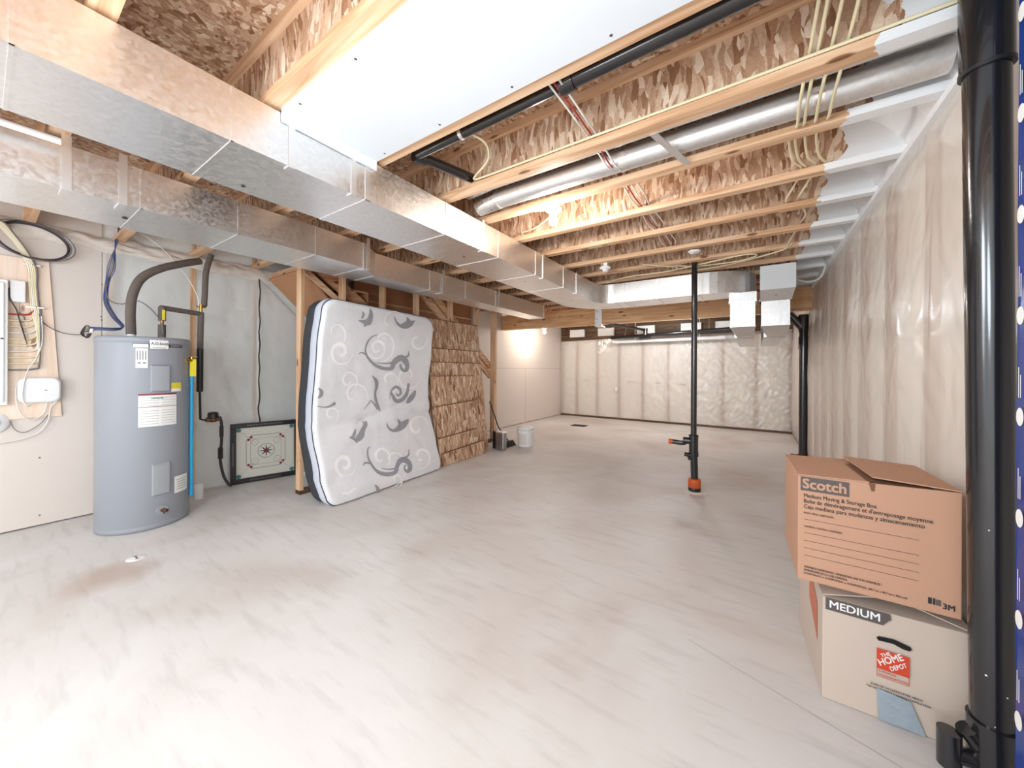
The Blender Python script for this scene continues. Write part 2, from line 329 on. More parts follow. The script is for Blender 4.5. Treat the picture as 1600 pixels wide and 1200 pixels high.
def interp(pts, x):
    if x <= pts[0][0]: return pts[0][1]
    for (a, fa), (b, fb) in zip(pts, pts[1:]):
        if x <= b:
            t = (x - a) / (b - a); t = t * t * (3 - 2 * t); return fa + (fb - fa) * t
    return pts[-1][1]

XR, XL, XLF, YB, CEIL, SUB = 0.665, -4.80, -4.52, 9.19, 2.43, 2.735
# ================================================================== SETTING
struct('floor', MB().box(-5.2, 0.95, -3.2, 9.6, -0.12, 0.0), 'concrete')
struct('ceiling', MB().box(-5.2, 0.95, -3.2, 9.6, SUB, SUB + 0.02), 'osb_sub')
struct('wall_left', MB().box(-5.0, XL, -3.2, 0.61, 0.012, SUB), 'drywall')
mb = MB()                                               # foundation behind the insulated part
mb.box(-5.0, XL - 0.02, 0.61, 5.36, 0, SUB)
struct('wall_left_rear', mb, 'batt_pale')
m = struct('wall_left_far', MB().box(-5.0, XLF, 5.36, YB, 0.012, SUB), 'drywall')
mb = MB()
mb.box(XLF, XLF + 0.0015, 5.36, YB, 1.298, 1.302)
mb.box(XLF, XLF + 0.0015, 7.30, 7.304, 0.01, 1.298)
struct('seam', mb, 'grey_ink', m)
struct('wall_right', MB().box(XR + 0.14, 0.95, -3.2, 9.6, 0, SUB), 'batt_warm')
struct('wall_back', MB().box(-5.0, 0.95, YB + 0.14, 9.6, 0, SUB), 'batt')

# back wall: studs, batts, clear sheet
studs_b = [-4.47, -4.03, -3.45, -2.87, -2.28, -1.69, -1.13, -0.57, 0.035, 0.62]
for x in studs_b:
    one('wall_stud', MB().box(x - 0.022, x + 0.022, YB, YB + 0.14, 0.04, 2.05), 'stud_wood',
        'stud seen as a brown line in the far wall, %s' % (
            'at its left end' if x < -4.3 else 'at its right end' if x > 0.5 else '%s from the left corner' % ['', 'second', 'third', 'fourth', 'fifth', 'sixth', 'seventh', 'eighth', 'ninth'][studs_b.index(x)]),
        'stud', 'studs of the far insulated wall')
for a, b in zip(studs_b, studs_b[1:]):
    def f(u, v, a=a, b=b):
        x = lerp(a + 0.022, b - 0.022, u); z = lerp(0.04, 2.05, v)
        return (x, YB + 0.045 - 0.035 * (1 - (2 * u - 1) ** 4) + 0.008 * nz(x * 4, z * 3), z)
    i = studs_b.index(a)
    one('insulation_batt', MB().grid(f, 12, 30), 'batt', 'cream insulation batt behind clear sheet on the far wall, %s bay from the left corner' % ['first', 'second', 'third', 'fourth', 'fifth', 'sixth', 'seventh', 'eighth', 'ninth'][i], 'insulation', 'batts of the far wall')
def back_sheet(u, v):
    x = lerp(-4.50, XR - 0.01, u); z = lerp(0.05, 2.06 + 0.06 * u, v)
    k = min(1, max(0, (x + 1.6) / 1.0))
    d = 0.012 + 0.010 * nz(x * 1.6, z * 1.3, 3)
    d += 0.016 * k * 2.0 * abs(nz(x * 4 + z * 3.5, z * 1.2 - x * 1.0, 5)) + 0.024 * k * abs(nz(x * 9 - z * 4, z * 5 + x * 3, 9)) + 0.004 * nz(x * 12, z * 7, 1)
    return (x, YB - d - 0.012, z)
one('vapour_sheet', MB().grid(back_sheet, 240, 100), 'poly', 'crinkled clear plastic vapour sheet stretched over the far wall', 'plastic sheet', origin=(-1.9, YB - 0.02, 0.05))
struct('baseboard_back', MB().box(-4.5, XR, YB - 0.02, YB + 0.13, 0, 0.045), 'treated')
mb = MB()
for x, z, s_ in [(-4.3, 0.98, .05), (-3.75, 0.98, .05), (-3.1, 0.98, .06), (-2.55, 0.97, .09), (-1.95, 0.96, .09), (-1.35, 0.94, .08), (0.30, 0.72, .09), (-4.3, 2.0, .05), (-3.75, 2.0, .06)]:
    mb.box(x - s_, x + s_ * 0.9, YB - 0.001, YB, z - 0.010, z + 0.010)
one('stamp_print', mb, 'stair_board', 'faint grey stamped marks on the far wall insulation', 'print', kind='stuff')
e = ony(963, 608, YB - 0.04)
t = thing('outlet_box', (e.x, YB - 0.045, e.z), 'small white electrical box on the far wall beside the fourth stud line', 'electrical box')
build('box_body', MB().box(e.x - .035, e.x + .035, YB - .06, YB - .03, e.z - .055, e.z + .055), 'white_plastic', t, 0.004)
build('face_plate', MB().box(e.x - .028, e.x + .028, YB - .063, YB - .06, e.z - .046, e.z + .046), 'batt', t)

struct('trim_back_header', MB().box(-4.5, XR + 0.1, YB - 0.005, YB + 0.13, 2.055, SUB), 'treated')
# right wall: studs, batts, warm sheet with long folds
ords = ['nearest', 'second', 'third', 'fourth', 'fifth', 'sixth', 'seventh', 'eighth', 'ninth', 'tenth', 'eleventh', 'twelfth', 'thirteenth', 'fourteenth']
studs_r = [-0.55 + 0.6 * i for i in range(17)]
vis_r = [y for y in studs_r if y > 1.5]
for y in vis_r:
    one('wall_stud', MB().box(XR, XR + 0.14, y - 0.02, y + 0.02, 0.04, CEIL - 0.04), 'stud_wood',
        'stud faint behind the right wall plastic, %s beyond the big black pipe' % ords[vis_r.index(y)], 'stud', 'studs of the right wall')
one('insulation_batt', MB().grid(lambda u, v: (XR + 0.05 - 0.03 * abs(math.sin((lerp(-3, 9.15, u) + 0.55) / 0.6 * PI)) ** 0.5, lerp(-3, 9.15, u), lerp(0.04, CEIL - 0.04, v)), 260, 8), 'batt_warm',
    'warm cream fibreglass insulation packed along the right wall', 'insulation')
def right_sheet(u, v):
    y = lerp(-3.0, YB - 0.06, u); z = lerp(0.03, CEIL - 0.03, v)
    ph = (y + 0.55) / 0.6; fr = ph - math.floor(ph)
    prof = (math.sin(fr * PI)) ** 0.6
    sag = math.sin(min(1, v * 1.15) * PI) ** 0.5 if v < 0.87 else max(0, math.sin(min(1, v * 1.15) * PI)) ** 0.5
    d = 0.034 * prof * max(0.25, sag) if y > 2.4 else 0.018 * prof * max(0.25, sag)
    # folds fanning out of a staple high on the wall
    for (fy, fz) in ((3.05, 2.05), (3.65, 1.95), (4.85, 1.9), (2.35, 2.1)):
        dy, dz = y - fy, fz - z
        if dz > 0.02:
            ang = math.atan2(dy, dz); r_ = math.hypot(dy, dz)
            d += 0.013 * max(0, math.cos(ang * 15 + 0.6)) * math.exp(-abs(ang) * 1.8) * min(1, r_ * 5) * math.exp(-r_ * 1.1)
    d += 0.014 * nz(y * 1.7, z * 0.9, 2) + 0.007 * abs(nz(y * 3.4 + z * 1.2, z * 1.6, 4)) + 0.002 * nz(y * 8, z * 4, 6)
    if z > 2.25: d *= (2.44 - z) / 0.19
    return (XR - 0.003 - max(0, d), y, z)
one('vapour_sheet', MB().grid(right_sheet, 560, 60), 'poly_warm', 'warm translucent plastic sheet with long folds covering the right wall', 'plastic sheet', origin=(XR - 0.03, 3, 0.03))
struct('trim_right_plate', MB().box(XR - 0.03, XR + 0.14, -3.2, 6.2, CEIL - 0.035, CEIL - 0.002), 'spray_foam')
struct('baseboard_right', MB().box(XR - 0.005, XR + 0.13, -3.2, YB, 0, 0.04), 'treated')

# left wall behind the tank: studs, batt, pale sheet
for i, y in enumerate((0.66, 1.235, 1.80)):
    one('wall_stud', MB().box(XL - 0.015, XL + (0.012 if i == 1 else 0.004), y - 0.022, y + 0.022, 0.04, 2.32), 'pine_z',
        ['stud at the drywall edge left of the water heater', 'pale stud showing behind plastic right of the water heater', 'stud under the black sealant line left of the stairs'][i], 'stud', 'studs of the left wall')
def left_sheet(u, v):
    y = lerp(0.615, 2.78, u); top = 2.33 if y < 1.84 else 2.33 - 0.93 * (y - 1.84)
    z = lerp(0.02, top, v)
    b = 0.012 * abs(math.sin((y - 0.66) / 0.572 * PI)) ** 0.6 if y < 1.83 else 0.02
    return (XL + 0.006 + b * math.sin(PI * min(1, max(0, v))) ** 0.3 + 0.007 * nz(y * 3, z * 1.5, 3) + 0.010 * abs(nz(y * 5 + z * 2, z * 2.3 - y, 7)) + 0.004 * nz(y * 11, z * 8, 5), y, z)
one('vapour_sheet', MB().grid(left_sheet, 110, 90), 'poly_pale', 'pale greenish plastic sheet on the wall behind the water heater', 'plastic sheet', origin=(XL, 1.5, 0.02))
mb = MB(); pth = []
for k in range(26):
    z = 0.62 + k * (2.32 - 0.62) / 25; yy = 1.825 + 0.010 * nz(z * 7, 2) + 0.006 * math.sin(z * 21)
    pth.append((XL + 0.035 + 0.008 * nz(z * 4, 1), yy, z))
mb.tube(pth, 0.008, 6, radii=[0.006 + 0.004 * abs(nz(k * 1.3, 5)) for k in range(26)])
one('sealant_bead', mb, 'ink', 'wavy black sealant bead running down the pale plastic sheet', 'sealant')
def fluff(u, v):
    y = lerp(-0.6, 2.0, u); a = v * PI
    return (XL + 0.004 + 0.03 * math.sin(a) + 0.030 * nz(y * 9, v * 6, 2) * math.sin(a), y, lerp(2.33, 2.45, v) + 0.035 * nz(y * 7, v * 4) - 0.05 * max(0, (y - 0.3)) * (1 - v) * 0.6)
one('rim_insulation', MB().grid(fluff, 90, 10), 'batt_edge', 'ragged fibreglass strip stuffed along the top of the left wall', 'insulation', kind='stuff')

# spray foam at the right ends of the joist bays
JY = [-0.76, -0.27, 0.22, 0.71, 1.235, 1.770, 2.200, 2.700, 3.190, 3.700, 4.18, 4.66, 5.14, 5.62, 6.06, 6.60, 7.08, 7.56, 8.04, 8.52, 9.00]
mb = MB()
for a, b in zip(JY, JY[1:]):
    if a < 0.5 or a > 6.0: continue
    def f(u, v, a=a, b=b):
        y = lerp(a + 0.005, b - 0.005, u); t = v * PI / 2; e = 0.06 * (2 * abs(u - 0.5)) ** 3
        return (0.655 - (0.17 + e) * (math.sin(t) ** 1.6) + 0.03 * nz(y * 6, v * 3, a), y, 2.425 + 0.305 * math.sin(t) ** 0.7 * (0.999) + 0.012 * nz(y * 7, v * 2, b) - 0.012)
    mb.grid(f, 14, 10)
one('spray_foam', mb, 'spray_foam', 'white sprayed foam filling the joist ends along the right wall', 'foam', kind='stuff')

# ================================================================== CEILING JOISTS
jl = {0.22: 'engineered joist one bay nearer the camera than the white ceiling sheet', 0.71: 'engineered joist along the near edge of the white ceiling sheet',
      1.235: 'engineered joist along the far edge of the white ceiling sheet',
      1.770: 'engineered joist just on the camera side of the two round ducts', 2.200: 'engineered joist just beyond the two round ducts',
      2.700: 'engineered joist crossing behind the lit ceiling bulb', 3.190: 'engineered joist one bay beyond the lit bulb', 3.700: 'engineered joist carrying the unlit white ceiling lamp holder',
      4.18: 'engineered joist just before the top of the slim black floor pipe', 4.66: 'engineered joist just above the elbow of the silver trunk duct',
      5.14: 'engineered joist right behind the duct run to the square capped duct', 5.62: 'second engineered joist in front of the wooden beam', 6.06: 'last engineered joist before the wooden beam'}
for j, y in enumerate(JY):
    x0 = -4.80 if (y < 2.9 or y > 5.3) else -3.72
    x1 = 0.80
    lab = jl.get(y) or ('engineered joist overhead, %s' % ['farthest towards the camera side', 'second farthest towards the camera side'][j] if y < 0.2 else 'engineered joist beyond the beam, %s from it' % ords[j - 15])
    t = thing('floor_joist', (0, y, CEIL), lab, 'joist', 'ceiling joists')
    build('bottom_flange', MB().box(x0, x1, y - 0.032, y + 0.032, CEIL, CEIL + 0.038), 'pine_flange', t)
    build('top_flange', MB().box(x0, x1, y - 0.032, y + 0.032, SUB - 0.038, SUB), 'pine_flange', t)
    build('web', MB().box(x0, x1, y - 0.005, y + 0.005, CEIL + 0.038, SUB - 0.038), 'osb_joist', t)

# white ceiling sheet between two joists and its turned-down edge over the duct
mb = MB().box(-1.70, 0.80, 0.735, 1.205, CEIL - 0.013, CEIL - 0.001)
for x in (-1.6, -1.2, -0.8, -0.4, 0.0, 0.4):
    for y in (0.76, 1.18): mb.lathe([(0.006, CEIL - 0.0135), (0.001, CEIL - 0.0145)], (x, y, 0), 8, 1)
one('ceiling_drywall', mb, ['drywall_white', 'grey_ink'], 'white drywall sheet screwed under two joists above the trunk duct', 'drywall sheet')
one('drywall_strip', MB().box(-1.712, -1.700, 0.735, 1.205, CEIL - 0.06, CEIL - 0.002), 'drywall_white', 'narrow white drywall strip turned down beside the trunk duct', 'drywall strip')

# beam of two lengths with a steel saddle
for (a, b, lab) in ((-4.5, -2.345, 'left length of the wooden beam, plain and pale, starting at the stair wall'), (-2.32, 0.66, 'right length of the wooden beam, knotty and golden, ending at the right wall')):
    t = thing('beam', ((a + b) / 2, 6.36, 2.12), lab, 'beam', 'lengths of the cross beam')
    for k in range(3): build('ply', MB().box(a, b, 6.29 + 0.045 * k, 6.333 + 0.045 * k, 2.12, 2.425), 'beam_wood', t, 0.002)
t = thing('beam_bracket', (-2.333, 6.28, 2.09), 'steel bracket joining the two lengths of the wooden beam', 'bracket')
build('plate', MB().box(-2.40, -2.27, 6.272, 6.282, 2.075, 2.42).box(-2.40, -2.27, 6.27, 6.44, 2.065, 2.078), 'steel_edge', t)
build('bolt', MB().lathe([(0.012, -0.012), (0.012, 0)], (-2.36, 6.272, 2.2), 8, axis='y').lathe([(0.012, -0.012), (0.012, 0)], (-2.36, 6.272, 2.34), 8, axis='y'), 'ink', t)

# ================================================================== DUCTS
def ribs(y, x0, x1, z0, z1, w=0.012, h=0.006):
    return MB().box(x1, x1 + h, y - w, y + w, z0 - h, z1).box(x0 - h, x1 + h, y - w, y + w, z0 - h, z0).box(x0 - h, x0, y - w, y + w, z0 - h, z1)
A0, A1, AZ0, AZ1 = -2.175, -1.718, 2.195, 2.412
A = thing('supply_duct', (-1.95, 2.0, 2.195), 'large rectangular galvanised trunk duct running from upper left to the beam and round an elbow', 'duct')
mb = MB()
def tsec(mb, ya, yb, xa0, xa1, xb0, xb1, za0, za1, zb0, zb1, mi=0):
    mb.hexa([(xa0, ya, za0), (xa1, ya, za0), (xb1, yb, zb0), (xb0, yb, zb0), (xa0, ya, za1), (xa1, ya, za1), (xb1, yb, zb1), (xb0, yb, zb1)], mi)
ys = [-3.0, -1.2, 0.05, 0.56, 1.16, 1.75, 2.35, 2.95, 3.55, 4.2]
for a, b in zip(ys, ys[1:]):
    k0 = max(0, min(1, (a - 2.3) / 2)); k1 = max(0, min(1, (b - 2.3) / 2))
    tsec(mb, a, b, A0, A1, A0, A1, AZ0 - 0.02 * k0, AZ1, AZ0 - 0.02 * k1, AZ1)
build('duct_body', mb, 'steel', A)
for y in ys[1:-1]:
    k = max(0, min(1, (y - 2.3) / 2))
    build('seam', ribs(y, A0, A1, AZ0 - 0.02 * k, AZ1, 0.005 if y != 1.16 else 0.014, 0.003), 'steel' if y != 1.16 else 'steel_edge', A)
for y in (0.78, 1.08, 2.15, 3.1, 3.9):
    build('hanger_strap', MB().box(A1 + 0.001, A1 + 0.006, y - 0.014, y + 0.014, AZ0 + 0.0, CEIL - (0 if y > 1.3 else 0.002)).box(A1 - 0.04, A1 + 0.004, y - 0.014, y + 0.014, AZ0 - 0.02 * max(0, min(1, (y - 2.3) / 2)) - 0.005, AZ0), 'steel_edge', A)
mb = MB()
for q in ((380, 294), (725, 403), (893, 467), (820, 440)):
    p = onz(*q, AZ0 - 0.012)
    mb.lathe([(0.010, -0.003), (0.0005, -0.003)], (p.x, p.y, AZ0 - 0.02 * max(0, min(1, (p.y - 2.3) / 2)) - 0.001), 12)
build('hole_plug', mb, 'ink', A)
# elbow and run towards the right
EZ0, EZ1, RY0, RY1 = 2.165, 2.41, 4.66, 5.06
cxe, cye = A1 + 0.20, 4.45
mb = MB()
def arc(r, k): t = PI - k * PI / 2; return (cxe + r * math.cos(t), cye + r * math.sin(t))
N = 12
for k in range(N):
    q = []
    for z in (EZ0, EZ1):
        a = arc(0.20, k / N); b = arc(0.20, (k + 1) / N); c = arc(0.657, (k + 1) / N); d = arc(0.657, k / N)
        q += [(a[0], a[1], z), (b[0], b[1], z), (c[0], c[1], z), (d[0], d[1], z)]
    mb.add(q, [(0, 1, 2, 3), (4, 7, 6, 5), (0, 4, 5, 1), (2, 6, 7, 3)], 0, k < 0)
for p in mb.sm: pass
tsec(mb, 4.2, 4.45, A0, A1, A0, A1, AZ0 - 0.02, AZ1, EZ0, EZ1)
build('elbow', mb, 'steel_smooth', A)
RY1 = cye + 0.657
mb = MB().box(cxe, -0.50, 4.65, RY1, EZ0, EZ1)
build('branch_run', mb, 'steel', A)
for x in (cxe + 0.0, cxe + 0.12, cxe + 0.17, -0.98, -0.62, -0.53):
    build('seam', MB().box(x - 0.008, x + 0.008, 4.644, RY1, EZ0 - 0.006, EZ1), 'steel_edge', A)
# rounded heel elbow that drops under the beam
mb = MB()
ce = (-0.50, RY1)
for k in range(10):
    t0 = -PI / 2 + k * PI / 20 * 0.98; t1 = -PI / 2 + (k + 1) * PI / 20 * 0.98
    rx, ry = 0.525, RY1 - 4.65
    q = []
    for z in (EZ0, EZ1):
        q += [(ce[0], ce[1], z), (ce[0] + rx * math.cos(t0), ce[1] + ry * math.sin(t0), z), (ce[0] + rx * math.cos(t1), ce[1] + ry * math.sin(t1), z)]
    mb.add(q, [(0, 1, 2), (3, 5, 4)], 0); mb.add(q, [(1, 4, 5, 2)], 0, True)
build('heel_elbow', mb, 'steel_smooth', A)
def drop(parent, x0, x1, ztop, zbot, yf, name):
    mb = MB()
    xs0, xs1 = x0 + 0.012, x1 - 0.012
    mb.hexa([(x0, yf, zbot + 0.28), (x1, yf, zbot + 0.28), (x1, yf + 0.26, zbot + 0.28), (x0, yf + 0.26, zbot + 0.28), (x0, yf, ztop), (x1, yf, ztop), (x1, yf + 0.26, ztop), (x0, yf + 0.26, ztop)])
    mb.hexa([(xs0, yf, zbot), (xs1, yf, zbot), (xs1, yf + 0.26, zbot), (xs0, yf + 0.26, zbot), (xs0, yf, zbot + 0.28), (xs1, yf, zbot + 0.28), (xs1, yf + 0.26, zbot + 0.28), (xs0, yf + 0.26, zbot + 0.28)])
    # angled boot then the run under the beam
    mb.hexa([(xs0 + 0.06, yf + 0.18, zbot - 0.10), (xs1 - 0.005, yf + 0.18, zbot - 0.10), (xs1 - 0.005, yf + 0.4, zbot - 0.10), (xs0 + 0.06, yf + 0.4, zbot - 0.10), (xs0, yf, zbot), (xs1, yf, zbot), (xs1, yf + 0.4, zbot), (xs0, yf + 0.4, zbot)])
    mb.box(xs0 + 0.03, xs1 - 0.01, yf + 0.35, 7.2, zbot - 0.10, zbot + 0.20)
    build(name, mb, 'steel_round', parent)
    m2 = MB().box(x0 - 0.004, x1 + 0.004, yf - 0.005, yf + 0.265, zbot + 0.272, zbot + 0.284)
    m2.box(xs0 - 0.003, xs1 + 0.003, yf - 0.004, yf + 0.2, zbot - 0.004, zbot + 0.004)
    build('flange', m2, 'steel_edge', parent)
drop(A, -0.235, 0.028, EZ0 + 0.004, 1.785, 4.80, 'drop_duct')
K = thing('capped_duct', (0.2, 4.9, 1.70), 'square capped duct with a pale end plate dropping beside the right wall', 'duct')
mb = MB()
kx0, kx1 = 0.060, 0.362
mb.box(kx0, kx1, 4.72, 5.06, 2.16, 2.412)
mb.hexa([(0.058, 4.82, 2.05), (0.335, 4.82, 2.05), (0.335, 5.06, 2.05), (0.058, 5.06, 2.05), (kx0, 4.72, 2.16), (kx1, 4.72, 2.16), (kx1, 5.06, 2.16), (kx0, 5.06, 2.16)])
build('duct_body', mb, 'steel_round', K)
build('end_plate', MB().box(kx0 - 0.004, kx1 + 0.004, 4.708, 4.722, 2.155, 2.416), 'drywall_white', K, 0.012)
build('hole_plug', MB().lathe([(0.010, -0.002), (0.0005, -0.002)], (0.2, 4.775, 2.105), 12, axis='y'), 'ink', K)
drop(K, 0.058, 0.335, 2.05, 1.785, 4.82, 'drop_duct')

# second trunk, lower and further left
B = thing('return_duct', (-3.05, 2.0, 2.17), 'galvanised duct with a step and blank end, above the stud wall', 'duct')
mb = MB()
bx0 = -3.30; BZ0, BZ1 = 2.168, 2.385
secs = [(-3.0, -2.80), (-1.2, -2.80), (0.0, -2.80), (0.50, -2.80), (0.95, -2.80), (1.45, -2.80), (1.88, -2.82), (2.10, -2.98), (2.8, -2.985), (3.4, -2.99), (4.05, -3.0), (4.15, -3.0), (5.45, -3.0)]
for (a, xa), (b, xb) in zip(secs, secs[1:]):
    tsec(mb, a, b, bx0, xa, bx0, xb, BZ0, BZ1, BZ0, BZ1)
build('duct_body', mb, 'steel', B)
for (y, x) in secs[1:-1]:
    build('seam', ribs(y, bx0, x, BZ0, BZ1, 0.005 if y not in (1.88, 2.10, 4.05, 4.15) else 0.012, 0.003), 'steel' if y not in (1.88, 2.10, 4.05, 4.15) else 'steel_edge', B)
build('end_edge', MB().box(bx0 - .003, -2.997, 5.44, 5.453, BZ0 - .003, BZ1 + .003), 'steel_edge', B)
for y in (0.24, 0.43, 1.9, 3.0, 4.1):
    xx = -2.797 if y < 1.95 else -2.98
    build('hanger_strap', MB().box(xx, xx + 0.004, y - 0.016, y + 0.016, BZ0, CEIL).box(xx - 0.12, xx + 0.004, y - 0.016, y + 0.016, BZ0 - 0.006, BZ0), 'steel_edge', B)
p = onz(195, 340, BZ0)
build('hole_plug', MB().lathe([(0.015, -0.003), (0.0005, -0.003)], (p.x, p.y, BZ0 - 0.001), 12), 'ink', B)
# slim conduit between the ducts
p0, p1 = onz(0, 190, 2.36), onz(95, 222, 2.36)
mb = MB().tube([(p0.x, -1.0, 2.36), (p0.x, p1.y, 2.36)], 0.016, 10)
one('white_conduit', mb, 'white_plastic', 'slim pale conduit lying between the two rectangular ducts at upper left', 'conduit')

# round ducts in the joist bay
def roundduct(y, z, x0, x1, lab, r=0.062):
    t = thing('round_duct', ((x0 + x1) / 2, y, z - r), lab, 'duct', 'round ducts in one joist bay')
    build('pipe', MB().tube([(x0, y, z), (x1, y, z)], r, 28), 'steel_round', t)
    for x in (x0 + 0.9, x0 + 1.75): build('joint_tape', MB().tube([(x - 0.02, y, z), (x + 0.02, y, z)], r + 0.002, 28), 'foil', t)
    pr = []; n_ = 22
    for k in range(n_): pr.append((x0 - 0.18 + 0.2 * k / n_, y, z - 0.012 * (1 - k / n_)))
    build('flex_collar', MB().tube(pr, r, 20, radii=[r * (1.06 if k % 2 else 0.94) for k in range(n_)]), 'foil', t)
roundduct(1.932, 2.575, -1.52, 0.62, 'nearer of the two round galvanised ducts side by side between joists')
roundduct(2.072, 2.508, -1.52, 0.62, 'lower round galvanised duct, farther of the two between joists')
p0, p1 = onz(1035, 208, 2.44), onz(1100, 238, 2.44)
mb = MB().hexa([(-0.42, 1.80, 2.424), (-0.385, 1.80, 2.424), (-0.285, 2.17, 2.424), (-0.32, 2.17, 2.424), (-0.42, 1.80, 2.428), (-0.385, 1.80, 2.428), (-0.285, 2.17, 2.428), (-0.32, 2.17, 2.428)])
one('duct_strap', mb, 'steel_edge', 'metal strap under the two round ducts spanning between joists', 'strap')

# ================================================================== PLUMBING OVERHEAD
t = thing('vent_pipe', (-0.7, 1.40, 2.5), 'black plastic drain pipe tucked behind the far edge of the white ceiling sheet', 'pipe')
build('pipe', MB().tube([(-1.56, 1.37, 2.492), (-0.66, 1.37, 2.496)], 0.026, 16), 'black_pipe', t)
build('wide_pipe', MB().tube([(-0.68, 1.37, 2.497), (-0.62, 1.37, 2.50)], 0.044, 16).tube([(-0.62, 1.37, 2.500), (0.62, 1.37, 2.505)], 0.037, 16), 'black_pipe', t)
build('branch_pipe', MB().tube([(-1.58, 1.36, 2.492), (-1.57, 1.43, 2.494)], 0.035, 14).tube([(-1.57, 1.40, 2.495), (-1.50, 1.76, 2.515)], 0.029, 14), 'black_pipe', t)
build('pipe_strap', MB().tube([(-1.245, 1.37, 2.494), (-1.225, 1.37, 2.494)], 0.030, 14), 'steel_edge', t)

# ================================================================== CABLES OVERHEAD
def cable(name, path, r, mat, lab, group=None, n=6, sp=6, cat='cable'):
    return one(name, MB().tube(path, r, n, smooth_path=sp), mat, lab, cat, group)
P = [onz(742, 203, 2.50), onz(750, 235, 2.49), onz(735, 262, 2.47), onz(712, 282, 2.455), onz(706, 291, 2.45)]
P = [Vector((-1.24, 1.39, 2.52)), Vector((-1.19, 1.50, 2.50)), Vector((-1.26, 1.62, 2.49)), Vector((-1.42, 1.70, 2.48)), Vector((-1.44, 1.728, 2.478)), Vector((-1.30, 1.735, 2.478)), Vector((-0.6, 1.732, 2.475)), Vector((0.0, 1.735, 2.475)), Vector((0.60, 1.735, 2.478))]
cable('electrical_cable', P, 0.0065, 'cream_cable', 'cream cable hanging from the black pipe and running along the joist before the round ducts')
def crossing(x, mat, lab, r=0.0045, y0=1.25, y1=3.62, dx=0.03, grp='cables crossing the joists'):
    pts = []; js = [y for y in JY if y0 - 0.1 < y < y1 + 0.1]
    for a, b in zip(js, js[1:]):
        pts += [(x + dx * nz(a, 1, x * 5), a, 2.485), (x + dx * 1.5 * nz(a, 2, x * 9) + 0.01, (a + b) / 2, 2.452 + 0.01 * nz(a, x * 7))]
    pts.append((x, js[-1], 2.485))
    return cable('electrical_cable', pts, r, mat, lab, grp)
crossing(-0.700, 'white_cable', 'white cable crossing the joists left of the red one')
crossing(-0.678, 'red_cable', 'red cable crossing the joists in the middle of the bay run')
crossing(-0.655, 'white_cable', 'white cable crossing the joists right of the red one')
crossing(-0.622, 'white_cable', 'rightmost white cable of the bundle with the red one', y0=2.2)
for x, yl, lab in ((0.16, 3.2, 'left'), (0.185, 2.75, 'second from left'), (0.225, 3.7, 'third from left'), (0.27, 2.75, 'right')):
    pts = [(x + 0.02, 1.50, 2.56), (x + 0.01, 1.77, 2.49), (x, 1.83, 2.436), (x, 1.98, 2.430), (x + 0.005, 2.13, 2.436), (x, 2.2, 2.485), (x - 0.01, 2.36, 2.50), (x + 0.02, 2.55, 2.475), (x + 0.07, 2.69, 2.48)]
    if yl > 3: pts += [(x + 0.05, 2.85, 2.46), (x + 0.02, 3.0, 2.44), (x + 0.03, 3.19, 2.48)]
    if yl > 3.5: pts += [(x + 0.09, 3.4, 2.45), (x + 0.08, 3.7, 2.48), (x + 0.05, 3.9, 2.45), (x + 0.02, 4.1, 2.42)]
    cable('electrical_cable', pts, 0.0065, 'cream_cable', 'cream cable under the round ducts near the right wall, %s of four' % lab, 'cables near the right wall')
# loose loops by the top of the slim pipe
mb = []
cable('electrical_cable', [(-0.75, 4.20, 2.44), (-0.55, 4.35, 2.424), (-0.15, 4.38, 2.42), (0.02, 4.28, 2.424), (-0.08, 4.20, 2.43), (-0.5, 4.30, 2.42), (-0.75, 4.42, 2.43)], 0.008, 'cream_cable', 'loop of cream cable lying under the joist right of the slim pipe top')
cable('electrical_cable', [(-1.0, 4.0, 2.43), (-0.82, 4.15, 2.42), (-0.7, 4.28, 2.42), (-0.8, 4.4, 2.42), (-1.3, 4.45, 2.43), (-1.6, 4.6, 2.43)], 0.008, 'cream_cable', 'cream cable curling under the joists left of the slim pipe top')
cable('electrical_cable', [(0.28, 4.05, 2.43), (0.22, 4.2, 2.422), (0.0, 4.35, 2.42), (-0.3, 4.5, 2.422), (-0.6, 4.56, 2.43)], 0.008, 'cream_cable', 'cream cable sagging towards the square capped duct')
cable('electrical_cable', [(0.37, 5.0, 2.30), (0.50, 5.1, 2.27), (0.60, 5.05, 2.30), (0.62, 4.9, 2.40)], 0.010, 'white_cable', 'white cable bending up beside the capped duct at the right wall')
cable('electrical_cable', [(-1.32, 2.22, 2.43), (-1.26, 2.33, 2.46), (-1.30, 2.45, 2.47), (-1.50, 2.58, 2.47), (-1.68, 2.64, 2.48)], 0.0065, 'cream_cable', 'cream cable curving left from the lit bulb to the trunk duct')

# ================================================================== LAMPS
def lampholder(x, y, z, lab, lit=None, box=True, s=1.0):
    t = thing('ceiling_lamp', (x, y, z), lab, 'lamp')
    if box: build('junction_box', MB().lathe([(0.001, 0.035), (0.05 * s, 0.035), (0.05 * s, -0.005), (0.001, -0.005)], (x, y, z), 8, smooth=False), 'steel_edge', t)
    build('lamp_holder', MB().lathe([(0.001, -0.004), (0.057 * s, -0.004), (0.060 * s, -0.012), (0.055 * s, -0.022), (0.03 * s, -0.03), (0.024 * s, -0.055), (0.02 * s, -0.056), (0.001, -0.05)], (x, y, z), 28), 'porcelain', t)
    if lit:
        pr = [(0.013, 0)] + [(0.03 * math.sin(a) + 0.0, -0.045 - 0.030 * math.cos(PI - a) * 1) for a in []]
        prof = [(0.013, -0.05), (0.016, -0.062), (0.026, -0.08), (0.030, -0.097), (0.027, -0.113), (0.018, -0.124), (0.0005, -0.128)]
        build('bulb', MB().lathe(prof, (x, y, z), 20), lit, t)
    return t
